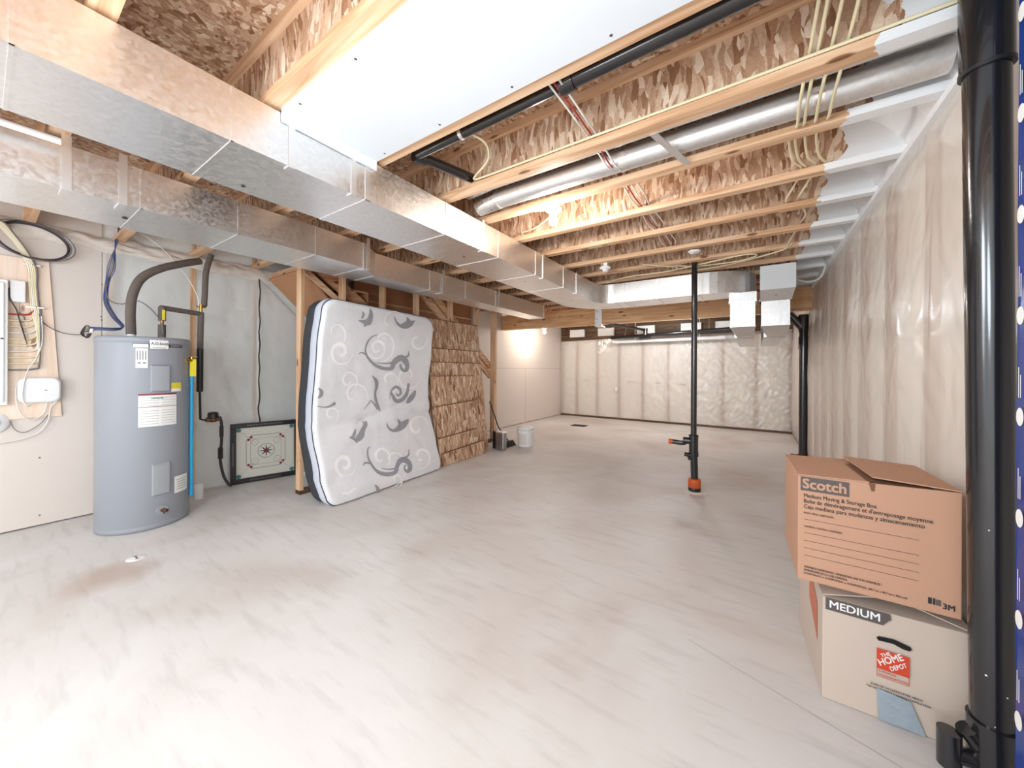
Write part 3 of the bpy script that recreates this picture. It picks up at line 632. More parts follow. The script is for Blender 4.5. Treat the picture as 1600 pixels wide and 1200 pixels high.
lampholder(-1.175, 2.262, 2.437, 'lit bare bulb in a white ceiling holder by the round ducts', 'bulb_on', False)
lampholder(-1.33, 3.77, 2.40, 'unlit white ceiling lamp holder hanging on a metal box beyond the lit bulb')
lampholder(-3.98, 7.25, 2.23, 'lit bare bulb beyond the beam, close to the left drywall', 'bulb_far')
p = onz(1085, 393, 2.425)
t = thing('smoke_alarm', (p.x, p.y, 2.425), 'small white disc fixed under a joist near the slim pipe top', 'ceiling disc')
build('disc', MB().lathe([(0.001, -0.012), (0.04, -0.011), (0.05, -0.006), (0.05, 0.004), (0.001, 0.004)], (p.x, p.y, 2.425), 24), 'porcelain', t)
build('rim', MB().lathe([(0.05, -0.004), (0.056, 0.0), (0.056, 0.005), (0.05, 0.005)], (p.x, p.y, 2.425), 24), 'white_plastic', t)

# ================================================================== BACK CEILING PIPES
t = thing('white_vent_pipe', (-1.7, 8.95, 1.96), 'white pipe running along the top of the far wall below a black one', 'pipe')
build('pipe', MB().tube([(-2.85, 8.95, 1.972), (-0.55, 8.95, 1.985)], 0.036, 14), 'white_plastic', t)
for x in (-2.4, -1.0): build('hanger', MB().tube([(x, 8.95, 1.98), (x, 8.97, 2.44)], 0.006, 6), 'steel_edge', t)
build('coupling', MB().tube([(-2.95, 8.95, 1.99), (-2.80, 8.95, 1.972)], 0.045, 14).tube([(-0.62, 8.95, 1.985), (-0.50, 8.95, 1.99)], 0.045, 14), 'white_plastic', t)
t = thing('black_drain_pipe', (-1.7, 8.75, 2.08), 'black pipe slung under the joists in front of the far wall', 'pipe')
build('pipe', MB().tube([(-2.95, 8.80, 2.07), (-0.2, 8.80, 2.16)], 0.04, 14), 'black_pipe', t)
for x in (-2.6, -0.8): build('hanger', MB().tube([(x, 8.80, 2.1), (x, 8.95, 2.44)], 0.006, 6), 'steel_edge', t)
build('tee', MB().tube([(-2.25, 8.80, 2.06), (-2.0, 8.80, 2.08)], 0.055, 14).tube([(-2.12, 8.80, 2.1), (-2.12, 8.80, 2.26)], 0.05, 14), 'black_pipe', t)
build('branch', MB().tube([(-2.12, 8.78, 2.22), (-2.9, 7.3, 2.34)], 0.03, 12), 'black_pipe', t)
p = onz(975, 523, 2.25)
one('junction_box', MB().box(-2.78, -2.66, 7.9, 8.0, 2.30, 2.42), 'white_plastic', 'small white junction box under the joists beyond the beam', 'junction box', bevel=0.005)
one('ceiling_disc', MB().lathe([(0.001, -0.03), (0.07, -0.025), (0.08, 0), (0.001, 0)], (-3.30, 7.9, 2.42), 20), 'porcelain', 'round white fixture under the joists beyond the beam, right of the starry bulb', 'ceiling disc')
for x0_, lab in ((-4.2, 'left'), (-3.4, 'second'), (-2.4, 'third'), (-1.4, 'fourth'), (-0.7, 'right')):
    one('joist_blocking', MB().box(x0_, x0_ + 0.42, 9.10, 9.17, 2.16, 2.36), 'batt_pale', 'pale batt end poking between joists above the far wall, %s of five' % lab, 'insulation', 'batt ends above the far wall')

# ================================================================== SLIM BLACK PIPE WITH TEE (floor to ceiling)
px, py = -0.523, 4.25
t = thing('standpipe', (px, py, 0), 'slim black pipe from floor to joists with a side branch and orange base', 'pipe')
build('upper_pipe', MB().tube([(px, py, 0.60), (px, py, 2.47)], 0.029, 20), 'black_pipe', t)
build('lower_pipe', MB().tube([(px + 0.012, py, 0.08), (px, py, 0.50)], 0.036, 20), 'black_pipe', t)
build('tee', MB().tube([(px, py, 0.40), (px, py, 0.60)], 0.045, 20).tube([(px, py, 0.585), (px, py, 0.60)], 0.048, 20).tube([(px, py, 0.535), (px - 0.10, py, 0.535)], 0.036, 16), 'black_pipe', t)
build('side_arm', MB().tube([(px - 0.06, py, 0.53), (px - 0.11, py, 0.505), (px - 0.21, py, 0.508)], 0.026, 16, smooth_path=4), 'black_pipe', t)
build('orange_cap', MB().tube([(px - 0.205, py, 0.508), (px - 0.245, py, 0.508)], 0.029, 16), 'orange_plastic', t)
build('clamp', MB().tube([(px, py, 0.375), (px, py, 0.42)], 0.047, 20).tube([(px - 0.02, py - .02, 0.385), (px - 0.085, py - .03, 0.395)], 0.022, 12).tube([(px - 0.02, py - .02, 0.36), (px - 0.05, py - .03, 0.35)], 0.02, 12), 'black_plastic', t)
build('base_collar', MB().lathe([(0.03, 0.14), (0.056, 0.138), (0.062, 0.12), (0.062, 0.05), (0.05, 0.045)], (px + 0.01, py, 0), 28), 'orange_plastic', t)
build('base_ring', MB().lathe([(0.05, 0.06), (0.060, 0.055), (0.060, 0.012), (0.052, 0.0)], (px + 0.01, py, 0), 28), 'black_plastic', t)
one('mortar_ring', MB().lathe([(0.05, 0.012), (0.09, 0.008), (0.10, 0.001), (0.11, 0.0)], (px + 0.01, py, 0), 28), 'drywall', 'rough pale cement ring on the floor round the orange pipe base', 'cement ring')

# big black pipe close by on the right
PB, PT = Vector((0.616, 1.737, 0)), Vector((0.553, 1.632, 2.72))
def pp(z): return tuple(PB.lerp(PT, z / 2.72))
t = thing('stack_pipe', tuple(PB), 'big glossy black pipe standing close by, in front of the moving boxes', 'pipe')
build('pipe', MB().tube([pp(0.22), pp(2.20)], 0.0465, 48), 'black_pipe', t)
build('upper_hub', MB().tube([pp(2.19), pp(2.72)], 0.0525, 48), 'black_pipe', t)
build('hub_ring', MB().tube([pp(2.18), pp(2.192)], 0.0545, 48), 'black_plastic', t)
build('lower_hub', MB().tube([pp(0.0), pp(0.235)], 0.0535, 48), 'black_pipe', t)
bx, by = PB.x, PB.y
build('cleanout', MB().tube([(bx, by - 0.01, 0.10), (bx - 0.062, by - 0.02, 0.19)], 0.026, 24), 'black_pipe', t)
build('cleanout_plug', MB().tube([(bx - 0.100, by - 0.03, 0.06), (bx - 0.100, by - 0.03, 0.170)], 0.027, 24).tube([(bx, by, 0.10), (bx - 0.10, by - 0.03, 0.10)], 0.024, 16), 'black_pipe', t)
for (z, dx_, r_) in ((0.39, -0.3, 0.0028), (0.345, 0.5, 0.0018), (0.83, -0.15, 0.002), (0.245, 0.0, 0.0015)):
    c_ = Vector(pp(z)); f_ = Vector((0.0465 * (dx_ - 0.25), -0.0465 * math.sqrt(max(0, 1 - (dx_ - 0.25) ** 2)), 0))
    build('paint_speck', MB().lathe(sphere_prof(r_), c_ + f_, 8), 'white_paper', t)

# blue wrapped bundle at the very right edge
xb = 0.585
t = thing('blue_bundle', (xb + 0.02, 1.42, 0), 'tall blue film-wrapped bundle with white oval prints at the right edge', 'wrapped bundle')
def wrap(u, v):
    z = v * 2.4; y = lerp(1.548, 1.30, u) + 0.005 * nz(z * 3, u * 2); return (xb + 0.004 * nz(y * 9, z * 4, 2), y, z)
mb = MB().grid(wrap, 10, 60)
mb.grid(lambda u, v: (lerp(xb, 0.635, u), 1.548 + 0.005 * nz(v * 7.2, 0), v * 2.4), 3, 60)
mb.box(xb + 0.004, 0.635, 1.305, 1.535, 0, 2.395)
build('film', mb, 'blue_wrap', t)
for i in range(9):
    mb = MB()
    zc = 0.12 + i * 0.265
    for k in range(16):
        a0, a1 = 2 * PI * k / 16, 2 * PI * (k + 1) / 16
        mb.add([(xb - 0.0065, 1.520, zc), (xb - 0.0062, 1.520 + 0.016 * math.cos(a0), zc + 0.024 * math.sin(a0)), (xb - 0.0062, 1.520 + 0.016 * math.cos(a1), zc + 0.024 * math.sin(a1))], [(0, 2, 1)])
    mb.quad((xb - 0.0065, 1.523, zc + 0.05), (xb - 0.0065, 1.526, zc + 0.05), (xb - 0.0065, 1.526, zc + 0.13), (xb - 0.0065, 1.523, zc + 0.13))
    mb.quad((xb - 0.0065, 1.515, zc + 0.05), (xb - 0.0065, 1.518, zc + 0.05), (xb - 0.0065, 1.518, zc + 0.11), (xb - 0.0065, 1.515, zc + 0.11))
    build('oval_print', mb, 'white_paper', t)

# distant black stack at the end of the near right wall
qx, qy = 0.603, 6.68
t = thing('stack_pipe', (qx, qy, 0), 'black stack pipe with an angled branch standing beyond the beam by the right wall', 'pipe')
build('pipe', MB().tube([(qx, qy, 0.0), (qx, qy, 1.95)], 0.052, 24), 'black_pipe', t)
build('coupling', MB().tube([(qx, qy, 1.60), (qx, qy, 1.78)], 0.060, 24), 'black_pipe', t)
build('wye', MB().tube([(qx, qy, 1.85), (qx, qy, 2.10)], 0.060, 24).tube([(qx, qy, 1.90), (qx - 0.17, qy - 0.02, 2.12)], 0.055, 20), 'black_pipe', t)
build('branch', MB().tube([(qx - 0.15, qy - 0.02, 2.09), (qx - 0.24, qy - 0.02, 2.20), (qx - 0.5, qy - 0.02, 2.22)], 0.05, 20), 'black_pipe', t)
build('foot', MB().tube([(qx, qy, 0.0), (qx, qy, 0.07)], 0.068, 24).box(qx - 0.14, qx - 0.03, qy - 0.04, qy + 0.04, 0.03, 0.06), 'black_plastic', t)

# ================================================================== STUD WALL AND STAIRS
sx0, sx1 = -3.912, -3.822
sy = [(1.85, 'nearest, at the left edge of the mattress'), (2.30, 'second, above the left part of the mattress'), (2.83, 'third, above the middle of the mattress'), (3.37, 'fourth, at the right end of the mattress'), (4.04, 'fifth, behind the stacked boards'), (4.65, 'sixth, beside the top corner of the stacked boards')]
for y, l_ in sy:
    one('wall_stud', MB().box(sx0, sx1, y - 0.019, y + 0.019, 0.04, 2.40), 'pine_z', 'pale pine stud of the stair wall, ' + l_, 'stud', 'studs of the stair wall', bevel=0.002)
one('wall_stud', MB().box(sx0, sx1, 5.12, 5.158, 0.04, 2.40), 'pine_z', 'pale pine stud of the stair wall, inner one of the end pair', 'stud', 'studs of the stair wall', bevel=0.002)
one('wall_stud', MB().box(sx0, sx1, 5.162, 5.20, 0.04, 2.40), 'pine_z', 'pale pine stud of the stair wall, outer one of the end pair', 'stud', 'studs of the stair wall', bevel=0.002)
one('bottom_plate', MB().box(sx0, sx1, 1.83, 5.20, 0.0, 0.04), 'treated', 'dark wooden floor plate under the stair wall studs', 'plate')
one('top_plate', MB().box(sx0, sx1, 1.83, 5.20, 2.392, 2.43), 'pine_y', 'pine plate along the top of the stair wall studs', 'plate')
# plane of the far side of the stairs
mb = MB().box(-4.62, -4.58, 2.9, 5.36, 0.0, SUB)
struct('wall_stair', mb, 'stair_board')
one('wall_batten', MB().box(-4.58, -4.565, 2.9, 5.34, 2.235, 2.262), 'pine_y', 'long pale batten across the brown board seen through the stair wall studs', 'batten')
def sloped(name, x0, x1, ya, za, yb, zb, th, mat, lab, cat, grp=None):
    d = Vector((0, yb - ya, zb - za)).normalized(); nn = Vector((0, -d.z, d.y)) * th
    a, b = Vector((0, ya, za)), Vector((0, yb, zb))
    q = [Vector((x0, 0, 0)) + a, Vector((x1, 0, 0)) + a, Vector((x1, 0, 0)) + b, Vector((x0, 0, 0)) + b]
    return one(name, MB().hexa([tuple(p) for p in q] + [tuple(p + nn) for p in q]), mat, lab, cat, grp)
sloped('stair_soffit', XL + 0.08, -3.97, 1.90, 2.33, 2.88, 1.42, 0.02, 'stair_board', 'brown sloping board under the stairs above the plastic sheet', 'board')
sloped('stair_stringer', -3.965, -3.925, 1.92, 2.30, 4.3, 0.63, 0.05, 'pine_y', 'slanting pale board under the stairs left of the mattress top', 'stringer')
sloped('stair_stringer', -3.965, -3.925, 1.98, 2.385, 4.3, 0.76, 0.14, 'stair_wood', 'wide slanting stair board behind the second stud', 'stringer')
sloped('stair_stringer', -3.97, -3.925, 3.42, 2.40, 5.14, 1.115, 0.10, 'pine_y', 'lower slanting timber behind the stacked boards', 'stringer')
sloped('stair_stringer', -3.97, -3.925, 3.60, 2.44, 5.14, 1.285, 0.10, 'pine_y', 'upper slanting timber behind the stacked boards', 'stringer')
mb = MB()
for k in range(5):
    y = 2.15 + 0.27 * k; z = 2.40 - 0.19 * k
    one('stair_riser', MB().box(XL + 0.08, -3.975, y + 0.27, y + 0.285, z - 0.19, z), 'stair_board', 'underside riser of the stairs, %s from the top' % ords[k].replace('nearest', 'first'), 'riser', 'risers of the stairs')
    one('stair_tread', MB().box(XL + 0.08, -3.975, y, y + 0.285, z, z + 0.022), 'stair_wood', 'underside tread of the stairs, %s from the top' % ords[k].replace('nearest', 'first'), 'tread', 'treads of the stairs')
one('landing_joist', MB().box(XL + 0.02, -3.93, 1.955, 1.993, 2.32, 2.42), 'pine_x', 'short pine cross board over the corner of the plastic sheet, nearer of two', 'board')
one('landing_joist', MB().box(XL + 0.02, -3.93, 2.10, 2.138, 2.36, 2.43), 'pine_x', 'short pine cross board over the corner of the plastic sheet, farther of two', 'board')

# ================================================================== MATTRESS
YM0, YM1 = 1.80, 3.33
XFL = [(0.0, -3.19), (0.064, -3.213), (0.249, -3.324), (0.651, -3.472), (0.895, -3.479), (1.505, -3.393), (1.871, -3.307), (2.0, -3.29)]
XFR = [(0.0, -3.30), (0.065, -3.32), (0.343, -3.403), (0.751, -3.524), (1.002, -3.555), (1.593, -3.495), (1.86, -3.465), (2.0, -3.46)]
def xf(y, z):
    s = (y - YM0) / (YM1 - YM0); s = max(-0.05, min(1.05, s))
    x = lerp(interp(XFL, z), interp(XFR, z), s)
    zc = 0.70 + 0.05 * math.sin(s * 3.0) + 0.30 * max(0, s - 0.35)
    dz = z - zc
    x -= 0.030 * math.exp(-(dz / 0.035) ** 2) * (0.5 + 0.5 * math.sin(min(1, max(0, s)) * PI)) * (1 - 0.3 * s)
    x += 0.035 * math.exp(-((dz + 0.12) / 0.09) ** 2) * math.sin(max(0, min(1, s)) * PI)
    zc2 = 1.02 - 0.30 * s; x -= 0.018 * math.exp(-((z - zc2) / 0.04) ** 2) * max(0, s - 0.45) * 2
    x += 0.012 * nz(y * 3.1, z * 3.1, 4) + 0.006 * nz(y * 8, z * 8, 9)
    return x
def mz(s, t): return lerp(0.0, lerp(1.955, 1.945, s), t)
TH = 0.32
def outline(n=160, rc=0.13):
    pts = []; W_, H_ = YM1 - YM0, 1.95
    segs = [((W_ - rc, rc), -90), ((W_ - rc, H_ - rc), 0), ((rc, H_ - rc), 90), ((rc, rc), 180)]
    for (c, a0), rr in zip(segs, (0.05, 0.15, 0.13, 0.10)):
        cxx = (W_ - rr) if c[0] > W_ / 2 else rr; czz = (H_ - rr) if c[1] > H_ / 2 else rr
        for k in range(9):
            a = R(a0 + 90 * k / 8); pts.append((cxx + rr * math.cos(a), czz + rr * math.sin(a)))
    out = []; m = len(pts)
    for i in range(m):
        a = Vector(pts[i]); b = Vector(pts[(i + 1) % m]); L = (b - a).length; k = max(1, int(L / 0.06))
        for j in range(k): out.append(a + (b - a) * j / k)
    return out
OL = outline(); NO = len(OL); CEN = Vector(((YM1 - YM0) / 2, 0.975))
def mp(p, d):
    y = YM0 + p.x; z = mz(p.x / (YM1 - YM0), p.y / 1.95)
    return Vector((xf(y, z) - d, y, z + 0.004))
T = thing('mattress', (-3.4, 2.56, 0), 'white mattress with grey swirl pattern and dark side leaning on the stair wall', 'mattress')
fr = [0.0] + [k / 40 * 0.955 for k in range(1, 41)] + [0.967, 0.978, 0.987, 0.994, 0.999, 1.0]
mb = MB(); vs = []
for f_ in fr:
    e = max(0.0, (f_ - 0.955) / 0.045); d = 0.05 * (1 - math.sqrt(max(0, 1 - e * e)))
    for p in OL: vs.append(mp(CEN + (p - CEN) * f_, d))
fs = [(i * NO + k, i * NO + (k + 1) % NO, (i + 1) * NO + (k + 1) % NO, (i + 1) * NO + k) for i in range(len(fr) - 1) for k in range(NO)]
mb.add(vs, fs, 0, True)
cover_mb = mb
def band(d0, d1, bulge, n=6):
    m_ = MB(); v_ = []
    for i in range(n + 1):
        t_ = i / n; d = lerp(d0, d1, t_); k = 1 + bulge * math.sin(t_ * PI)
        for p in OL: v_.append(mp(CEN + (p - CEN) * k, d) + Vector((0, 0, 0.0)))
    m_.add(v_, [(i * NO + k, i * NO + (k + 1) % NO, (i + 1) * NO + (k + 1) % NO, (i + 1) * NO + k) for i in range(n) for k in range(NO)], 0, True)
    return m_
build('pillow_border', band(0.05, 0.18, 0.012), 'mat_light', T)
b_ = band(0.18, TH, 0.010)
b_.add([mp(CEN + (p - CEN), TH) for p in OL], [tuple(range(NO))], 0)
build('dark_border', b_, 'mat_dark', T)
for d in (0.05, 0.18):
    ring = [mp(CEN + (p - CEN) * 1.003, d) for p in OL]; ring.append(ring[0]); ring.append(ring[1])
    build('piping', MB().tube(ring, 0.005, 6, cap=False), 'navy', T)
# printed swirls lie on the cover
def hit(u, v):
    r = ray(u, v); t = 3.4 / -r.x
    for _ in range(12):
        y, z = r.y * t, CAMH + r.z * t
        x = xf(y, z); t = x / r.x
    return Vector((xf(r.y * t, CAMH + r.z * t) + 0.0035, r.y * t, CAMH + r.z * t))
def ribbon(mb, pts, scale=6.667, ox=460, oy=460, off=0):
    Q = []; m_ = len(pts)
    for i in range(m_ - 1):
        p0, p1, p2, p3 = [Vector(pts[j]) for j in (max(0, i - 1), i, i + 1, min(m_ - 1, i + 2))]
        for k in range(6):
            t = k / 6; Q.append(0.5 * ((2 * p1) + (p2 - p0) * t + (2 * p0 - 5 * p1 + 4 * p2 - p3) * t * t + (3 * p1 - p0 - 3 * p2 + p3) * t ** 3))
    Q.append(Vector(pts[-1])); L = []
    for i, q in enumerate(Q):
        d = (Q[min(len(Q) - 1, i + 1)] - Q[max(0, i - 1)]); d = Vector((d.x, d.y)); d.normalize(); n_ = Vector((-d.y, d.x)) * max(0.6, q.z)
        for s_ in (-1, -0.33, 0.33, 1):
            h = hit(ox + (q.x + n_.x * s_) / scale, oy + (q.y + n_.y * s_) / scale); h.x += off; L.append(h)
    mb.add(L, [(4 * i + j, 4 * i + j + 1, 4 * i + j + 5, 4 * i + j + 4) for i in range(len(Q) - 1) for j in range(3)], 0, True)
sw = MB()
S1 = [(865, 422, 2), (810, 440, 6), (765, 490, 8), (740, 560, 8), (745, 620, 10), (780, 680, 12), (840, 735, 16), (920, 770, 18), (1010, 770, 20), (1030, 720, 26), (1060, 685, 30), (1110, 660, 30), (1150, 690, 32), (1172, 740, 22), (1165, 785, 20), (1130, 790, 16), (1105, 755, 12), (1108, 725, 8)]
ribbon(sw, S1)
ribbon(sw, [(668, 622, 2), (690, 608, 6), (715, 610, 8), (742, 628, 8)]); ribbon(sw, [(1040, 700, 10), (980, 718, 8), (900, 718, 5), (850, 705, 2)]); ribbon(sw, [(1110, 655, 16), (1160, 652, 12), (1188, 630, 8), (1188, 590, 3)])
ribbon(sw, [(665, 272, 4), (720, 285, 20), (765, 290, 34), (790, 240, 26), (795, 190, 18), (785, 150, 8)]); ribbon(sw, [(730, 340, 5), (740, 310, 20), (765, 285, 30)]); ribbon(sw, [(705, 175, 3), (718, 210, 12), (700, 250, 10)])
ribbon(sw, [(1040, 225, 3), (1060, 285, 8), (1100, 325, 16), (1150, 325, 34), (1200, 305, 34), (1235, 285, 14), (1252, 270, 3)]); ribbon(sw, [(1170, 235, 3), (1185, 270, 18), (1190, 300, 26)])
ribbon(sw, [(805, 845, 2), (850, 900, 18), (855, 960, 16), (840, 1020, 10), (845, 1090, 14), (870, 1170, 14), (890, 1215, 3)]); ribbon(sw, [(800, 1105, 3), (835, 1150, 10), (865, 1200, 6)]); ribbon(sw, [(800, 1100, 5), (760, 1150, 4), (720, 1200, 2)])
ribbon(sw, [(990, 1090, 2), (1005, 1010, 6), (1050, 965, 14), (1095, 985, 14), (1105, 1030, 12), (1075, 1055, 10), (1060, 1030, 6)]); ribbon(sw, [(1000, 1000, 3), (1025, 1060, 14), (1060, 1110, 20), (1120, 1095, 20), (1170, 1030, 16), (1188, 925, 12)])
ribbon(sw, [(1165, 1135, 6), (1195, 1105, 24), (1235, 1050, 24), (1260, 1000, 8)])
ribbon(sw, [(248, 975, 4), (278, 1010, 18), (275, 1050, 20), (245, 1080, 6)]); ribbon(sw, [(235, 1165, 3), (310, 1175, 6), (370, 1165, 10), (425, 1130, 16)])
o2 = dict(ox=460, oy=630)
ribbon(sw, [(640, 210, 4), (665, 180, 10), (715, 178, 20), (738, 220, 22), (710, 280, 24), (690, 340, 34), (650, 385, 26), (650, 415, 3)], **o2); ribbon(sw, [(570, 355, 4), (610, 350, 18), (635, 270, 8)], **o2); ribbon(sw, [(575, 355, 5), (640, 385, 14)], **o2)
ribbon(sw, [(960, 195, 2), (975, 250, 8), (1020, 285, 14), (1075, 270, 26), (1120, 235, 36), (1165, 195, 24), (1188, 165, 3)], **o2); ribbon(sw, [(1075, 165, 3), (1095, 200, 16), (1110, 230, 26)], **o2)
ribbon(sw, [(790, 450, 2), (762, 480, 7), (765, 560, 9), (790, 620, 11), (840, 690, 14), (900, 730, 20), (980, 740, 22), (1050, 715, 20), (1070, 650, 22), (1100, 600, 28), (1150, 590, 30), (1195, 630, 26), (1200, 690, 22), (1170, 710, 16), (1145, 680, 10), (1155, 640, 7)], **o2)
ribbon(sw, [(710, 650, 2), (740, 620, 10), (785, 630, 6)], **o2); ribbon(sw, [(1050, 680, 10), (980, 690, 7), (900, 675, 3)], **o2); ribbon(sw, [(1110, 575, 14), (1165, 560, 10), (1190, 530, 7), (1188, 480, 3)], **o2)
ribbon(sw, [(835, 850, 3), (862, 880, 16), (865, 915, 14), (850, 925, 6)], **o2)

pw = MB()
def spiral(cx, cy, r0, turns, wid, a0=0, dirn=1, o=None, sq=1.15):
    pts = []; n_ = int(10 * turns)
    for k in range(n_ + 1):
        t_ = k / n_; a = a0 + dirn * t_ * turns * 2 * PI; r_ = r0 * (0.18 + 0.82 * t_)
        pts.append((cx + r_ * math.cos(a), cy + r_ * math.sin(a) * sq, wid * (0.35 + 0.65 * math.sin(PI * min(1, t_ + 0.1)) if t_ < 0.9 else 0.3)))
    ribbon(pw, pts, off=-0.0012, **(o or {}))
for a in [(860, 560, 120, 1.6, 14, 0.5), (480, 600, 130, 1.3, 20, 2.0, -1), (900, 500, 190, 0.7, 12, 3.6), (420, 400, 150, 0.8, 10, 3.0), (1180, 850, 130, 1.1, 14, 1.0, -1), (560, 900, 110, 1.2, 14, 0.2), (620, 1060, 150, 0.8, 14, 1.5), (980, 900, 120, 0.8, 12, 2.5), (1280, 480, 110, 0.9, 12, 5, -1), (1000, 310, 150, .5, 9, 2.6)]: spiral(*a)
for a in [(520, 640, 120, 1.3, 22, 2.2, -1), (900, 560, 120, 1.3, 14, 0.5), (1320, 560, 110, 1.1, 16, 1.2), (560, 780, 180, 0.6, 12, 5.2), (1000, 620, 230, 0.6, 10, 4), (380, 120, 90, 1.0, 10, 1), (1280, 250, 120, 0.9, 12, 0.4), (1060, 800, 80, 1.0, 12, 2.2)]: spiral(*a, **{'o': o2})
cover_mb.add(sw.v, sw.f, 1, True); cover_mb.add(pw.v, pw.f, 2, True)
build('top_cover', cover_mb, ['mat_face', 'mat_swirl', 'mat_pale'], T)

# ================================================================== OSB OFFCUTS LEANING ON THE STUDS
def lean_board(y0, y1, xb_, zt, xt, th, lab, seamz=None, skew=0.0):
    a = math.atan2(xb_ - xt, zt); o_ = th / math.cos(a)
    q = [(xb_ - o_, y0, 0.004), (xb_, y0, 0.004), (xb_, y1, 0.004), (xb_ - o_, y1, 0.004), (xt - o_, y0, zt - skew), (xt, y0, zt - skew), (xt, y1, zt + skew), (xt - o_, y1, zt + skew)]
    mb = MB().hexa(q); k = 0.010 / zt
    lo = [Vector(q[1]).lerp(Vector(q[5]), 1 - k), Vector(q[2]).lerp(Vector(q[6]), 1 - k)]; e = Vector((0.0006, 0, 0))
    mb.add([lo[0] + e, lo[1] + e, Vector(q[6]) + e + Vector((0, 0, .0006)), Vector(q[5]) + e + Vector((0, 0, .0006)), Vector(q[4]) + Vector((0, 0, .0006)), Vector(q[7]) + Vector((0, 0, .0006))], [(0, 1, 2, 3), (3, 2, 5, 4)], 1)  # dark strip along the top edge paints in the shadow gap between boards
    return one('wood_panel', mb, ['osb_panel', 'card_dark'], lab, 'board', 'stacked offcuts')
def zat(u, v, x): return onx(u, v, x).z
tops = [(497, 507, 'tallest, at the back of the stack'), (545, 546, 'second tallest'), (566, 566, 'third tallest'), (588, 586, 'fourth tallest'), (637, 624, 'fifth tallest'), (686, 672, 'second shortest, almost at the floor'), (711, 695, 'shortest, in front of all others')]
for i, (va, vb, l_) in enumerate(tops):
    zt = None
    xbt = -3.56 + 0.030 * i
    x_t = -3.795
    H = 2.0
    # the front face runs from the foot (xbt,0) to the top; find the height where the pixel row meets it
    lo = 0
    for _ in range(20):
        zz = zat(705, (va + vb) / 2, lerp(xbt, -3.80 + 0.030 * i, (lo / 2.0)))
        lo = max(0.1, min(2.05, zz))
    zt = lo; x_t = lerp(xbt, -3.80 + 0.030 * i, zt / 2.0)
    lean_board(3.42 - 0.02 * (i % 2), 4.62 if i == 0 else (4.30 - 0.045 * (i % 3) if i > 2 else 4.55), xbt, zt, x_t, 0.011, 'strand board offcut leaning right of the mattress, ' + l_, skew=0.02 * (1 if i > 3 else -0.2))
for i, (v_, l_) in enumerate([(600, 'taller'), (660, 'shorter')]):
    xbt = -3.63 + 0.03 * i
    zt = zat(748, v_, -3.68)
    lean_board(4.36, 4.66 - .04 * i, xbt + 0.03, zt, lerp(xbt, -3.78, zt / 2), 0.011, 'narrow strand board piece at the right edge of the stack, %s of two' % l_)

# ================================================================== METAL BIN, BROOM, BUCKET
p = onz(783, 703, 0)
t = thing('metal_bin', (p.x, p.y, 0), 'small shiny square metal bin on the floor at the end of the stair wall', 'bin')
mb = MB(); w0, h0 = 0.082, 0.29
mb.box(p.x - w0, p.x + w0, p.y - 0.05, p.y + 0.05, 0.003, h0 - 0.002)
build('bin_body', mb, 'tin', t, 0.022)
build('bin_rim', MB().box(p.x - w0 - 0.003, p.x + w0 + 0.003, p.y - 0.053, p.y + 0.053, h0 - 0.012, h0 + 0.002), 'steel_edge', t, 0.02)
q = onz(773, 702, 0)
one('black_canister', MB().box(q.x - 0.07, q.x + 0.02, q.y + 0.03, q.y + 0.11, 0, 0.28), 'black_plastic', 'black box standing left of the metal bin', 'box', bevel=0.01)
t = thing('broom', (-3.55, 5.25, 0), 'black floor brush behind the metal bin with its dark handle leaning on the end stud', 'broom')
hb = onz(796, 697, 0)
build('brush_head', MB().hexa([(hb.x - 0.06, hb.y - 0.14, 0.0), (hb.x + 0.05, hb.y - 0.14, 0.0), (hb.x + 0.05, hb.y + 0.14, 0.0), (hb.x - 0.06, hb.y + 0.14, 0.0), (hb.x - 0.03, hb.y - 0.10, 0.09), (hb.x + 0.01, hb.y - 0.10, 0.09), (hb.x + 0.01, hb.y + 0.10, 0.09), (hb.x - 0.03, hb.y + 0.10, 0.09)]), 'black_plastic', t, 0.008)
build('handle', MB().tube([(hb.x - 0.01, hb.y - 0.02, 0.09), onx(779, 668, -3.60), onx(765, 627, -3.72)], 0.010, 10), 'ink', t)
p = onz(821, 697, 0)
t = thing('bucket', (p.x, p.y, 0), 'white plastic bucket standing on the concrete floor before the far drywall', 'bucket')
build('bucket_body', MB().lathe([(0.001, 0.006), (0.118, 0.0), (0.122, 0.01), (0.138, 0.28), (0.139, 0.30), (0.133, 0.30), (0.116, 0.02), (0.001, 0.012)], p, 40), 'white_plastic', t)
build('bucket_rim', MB().lathe([(0.137, 0.235), (0.146, 0.237), (0.146, 0.25), (0.139, 0.252), (0.139, 0.285), (0.150, 0.288), (0.152, 0.322), (0.146, 0.326), (0.001, 0.318)], p, 40), 'white_plastic', t)
hd = [(p.x + 0.15 * math.cos(a), p.y + 0.15 * math.sin(a) * 0.9, 0.325 + 0.02 * math.sin((a + 2.2) * 1)) for a in [R(-160 + 10 * k) for k in range(19)]]
build('handle', MB().tube(hd, 0.003, 6), 'steel_edge', t)
mb = MB().grid(lambda u, v: (p.x + 0.1365 * math.cos(R(lerp(-110, -55, u))), p.y + 0.1365 * math.sin(R(lerp(-110, -55, u))), lerp(0.05, 0.21, v)), 10, 2)
build('paper_label', mb, 'drywall', t)
p = onz(905, 665, 0)
t = thing('floor_register', (p.x, p.y, 0), 'dark floor grille set in the concrete in front of the far wall', 'floor grille')
build('frame', MB().box(p.x - 0.17, p.x + 0.17, p.y - 0.13, p.y + 0.13, 0.0, 0.005), 'rubber', t)
mb = MB()
for k in range(8): mb.box(p.x - 0.15, p.x + 0.15, p.y - 0.11 + 0.028 * k, p.y - 0.10 + 0.028 * k, 0.005, 0.008)
build('slat', mb, 'grey_ink', t)
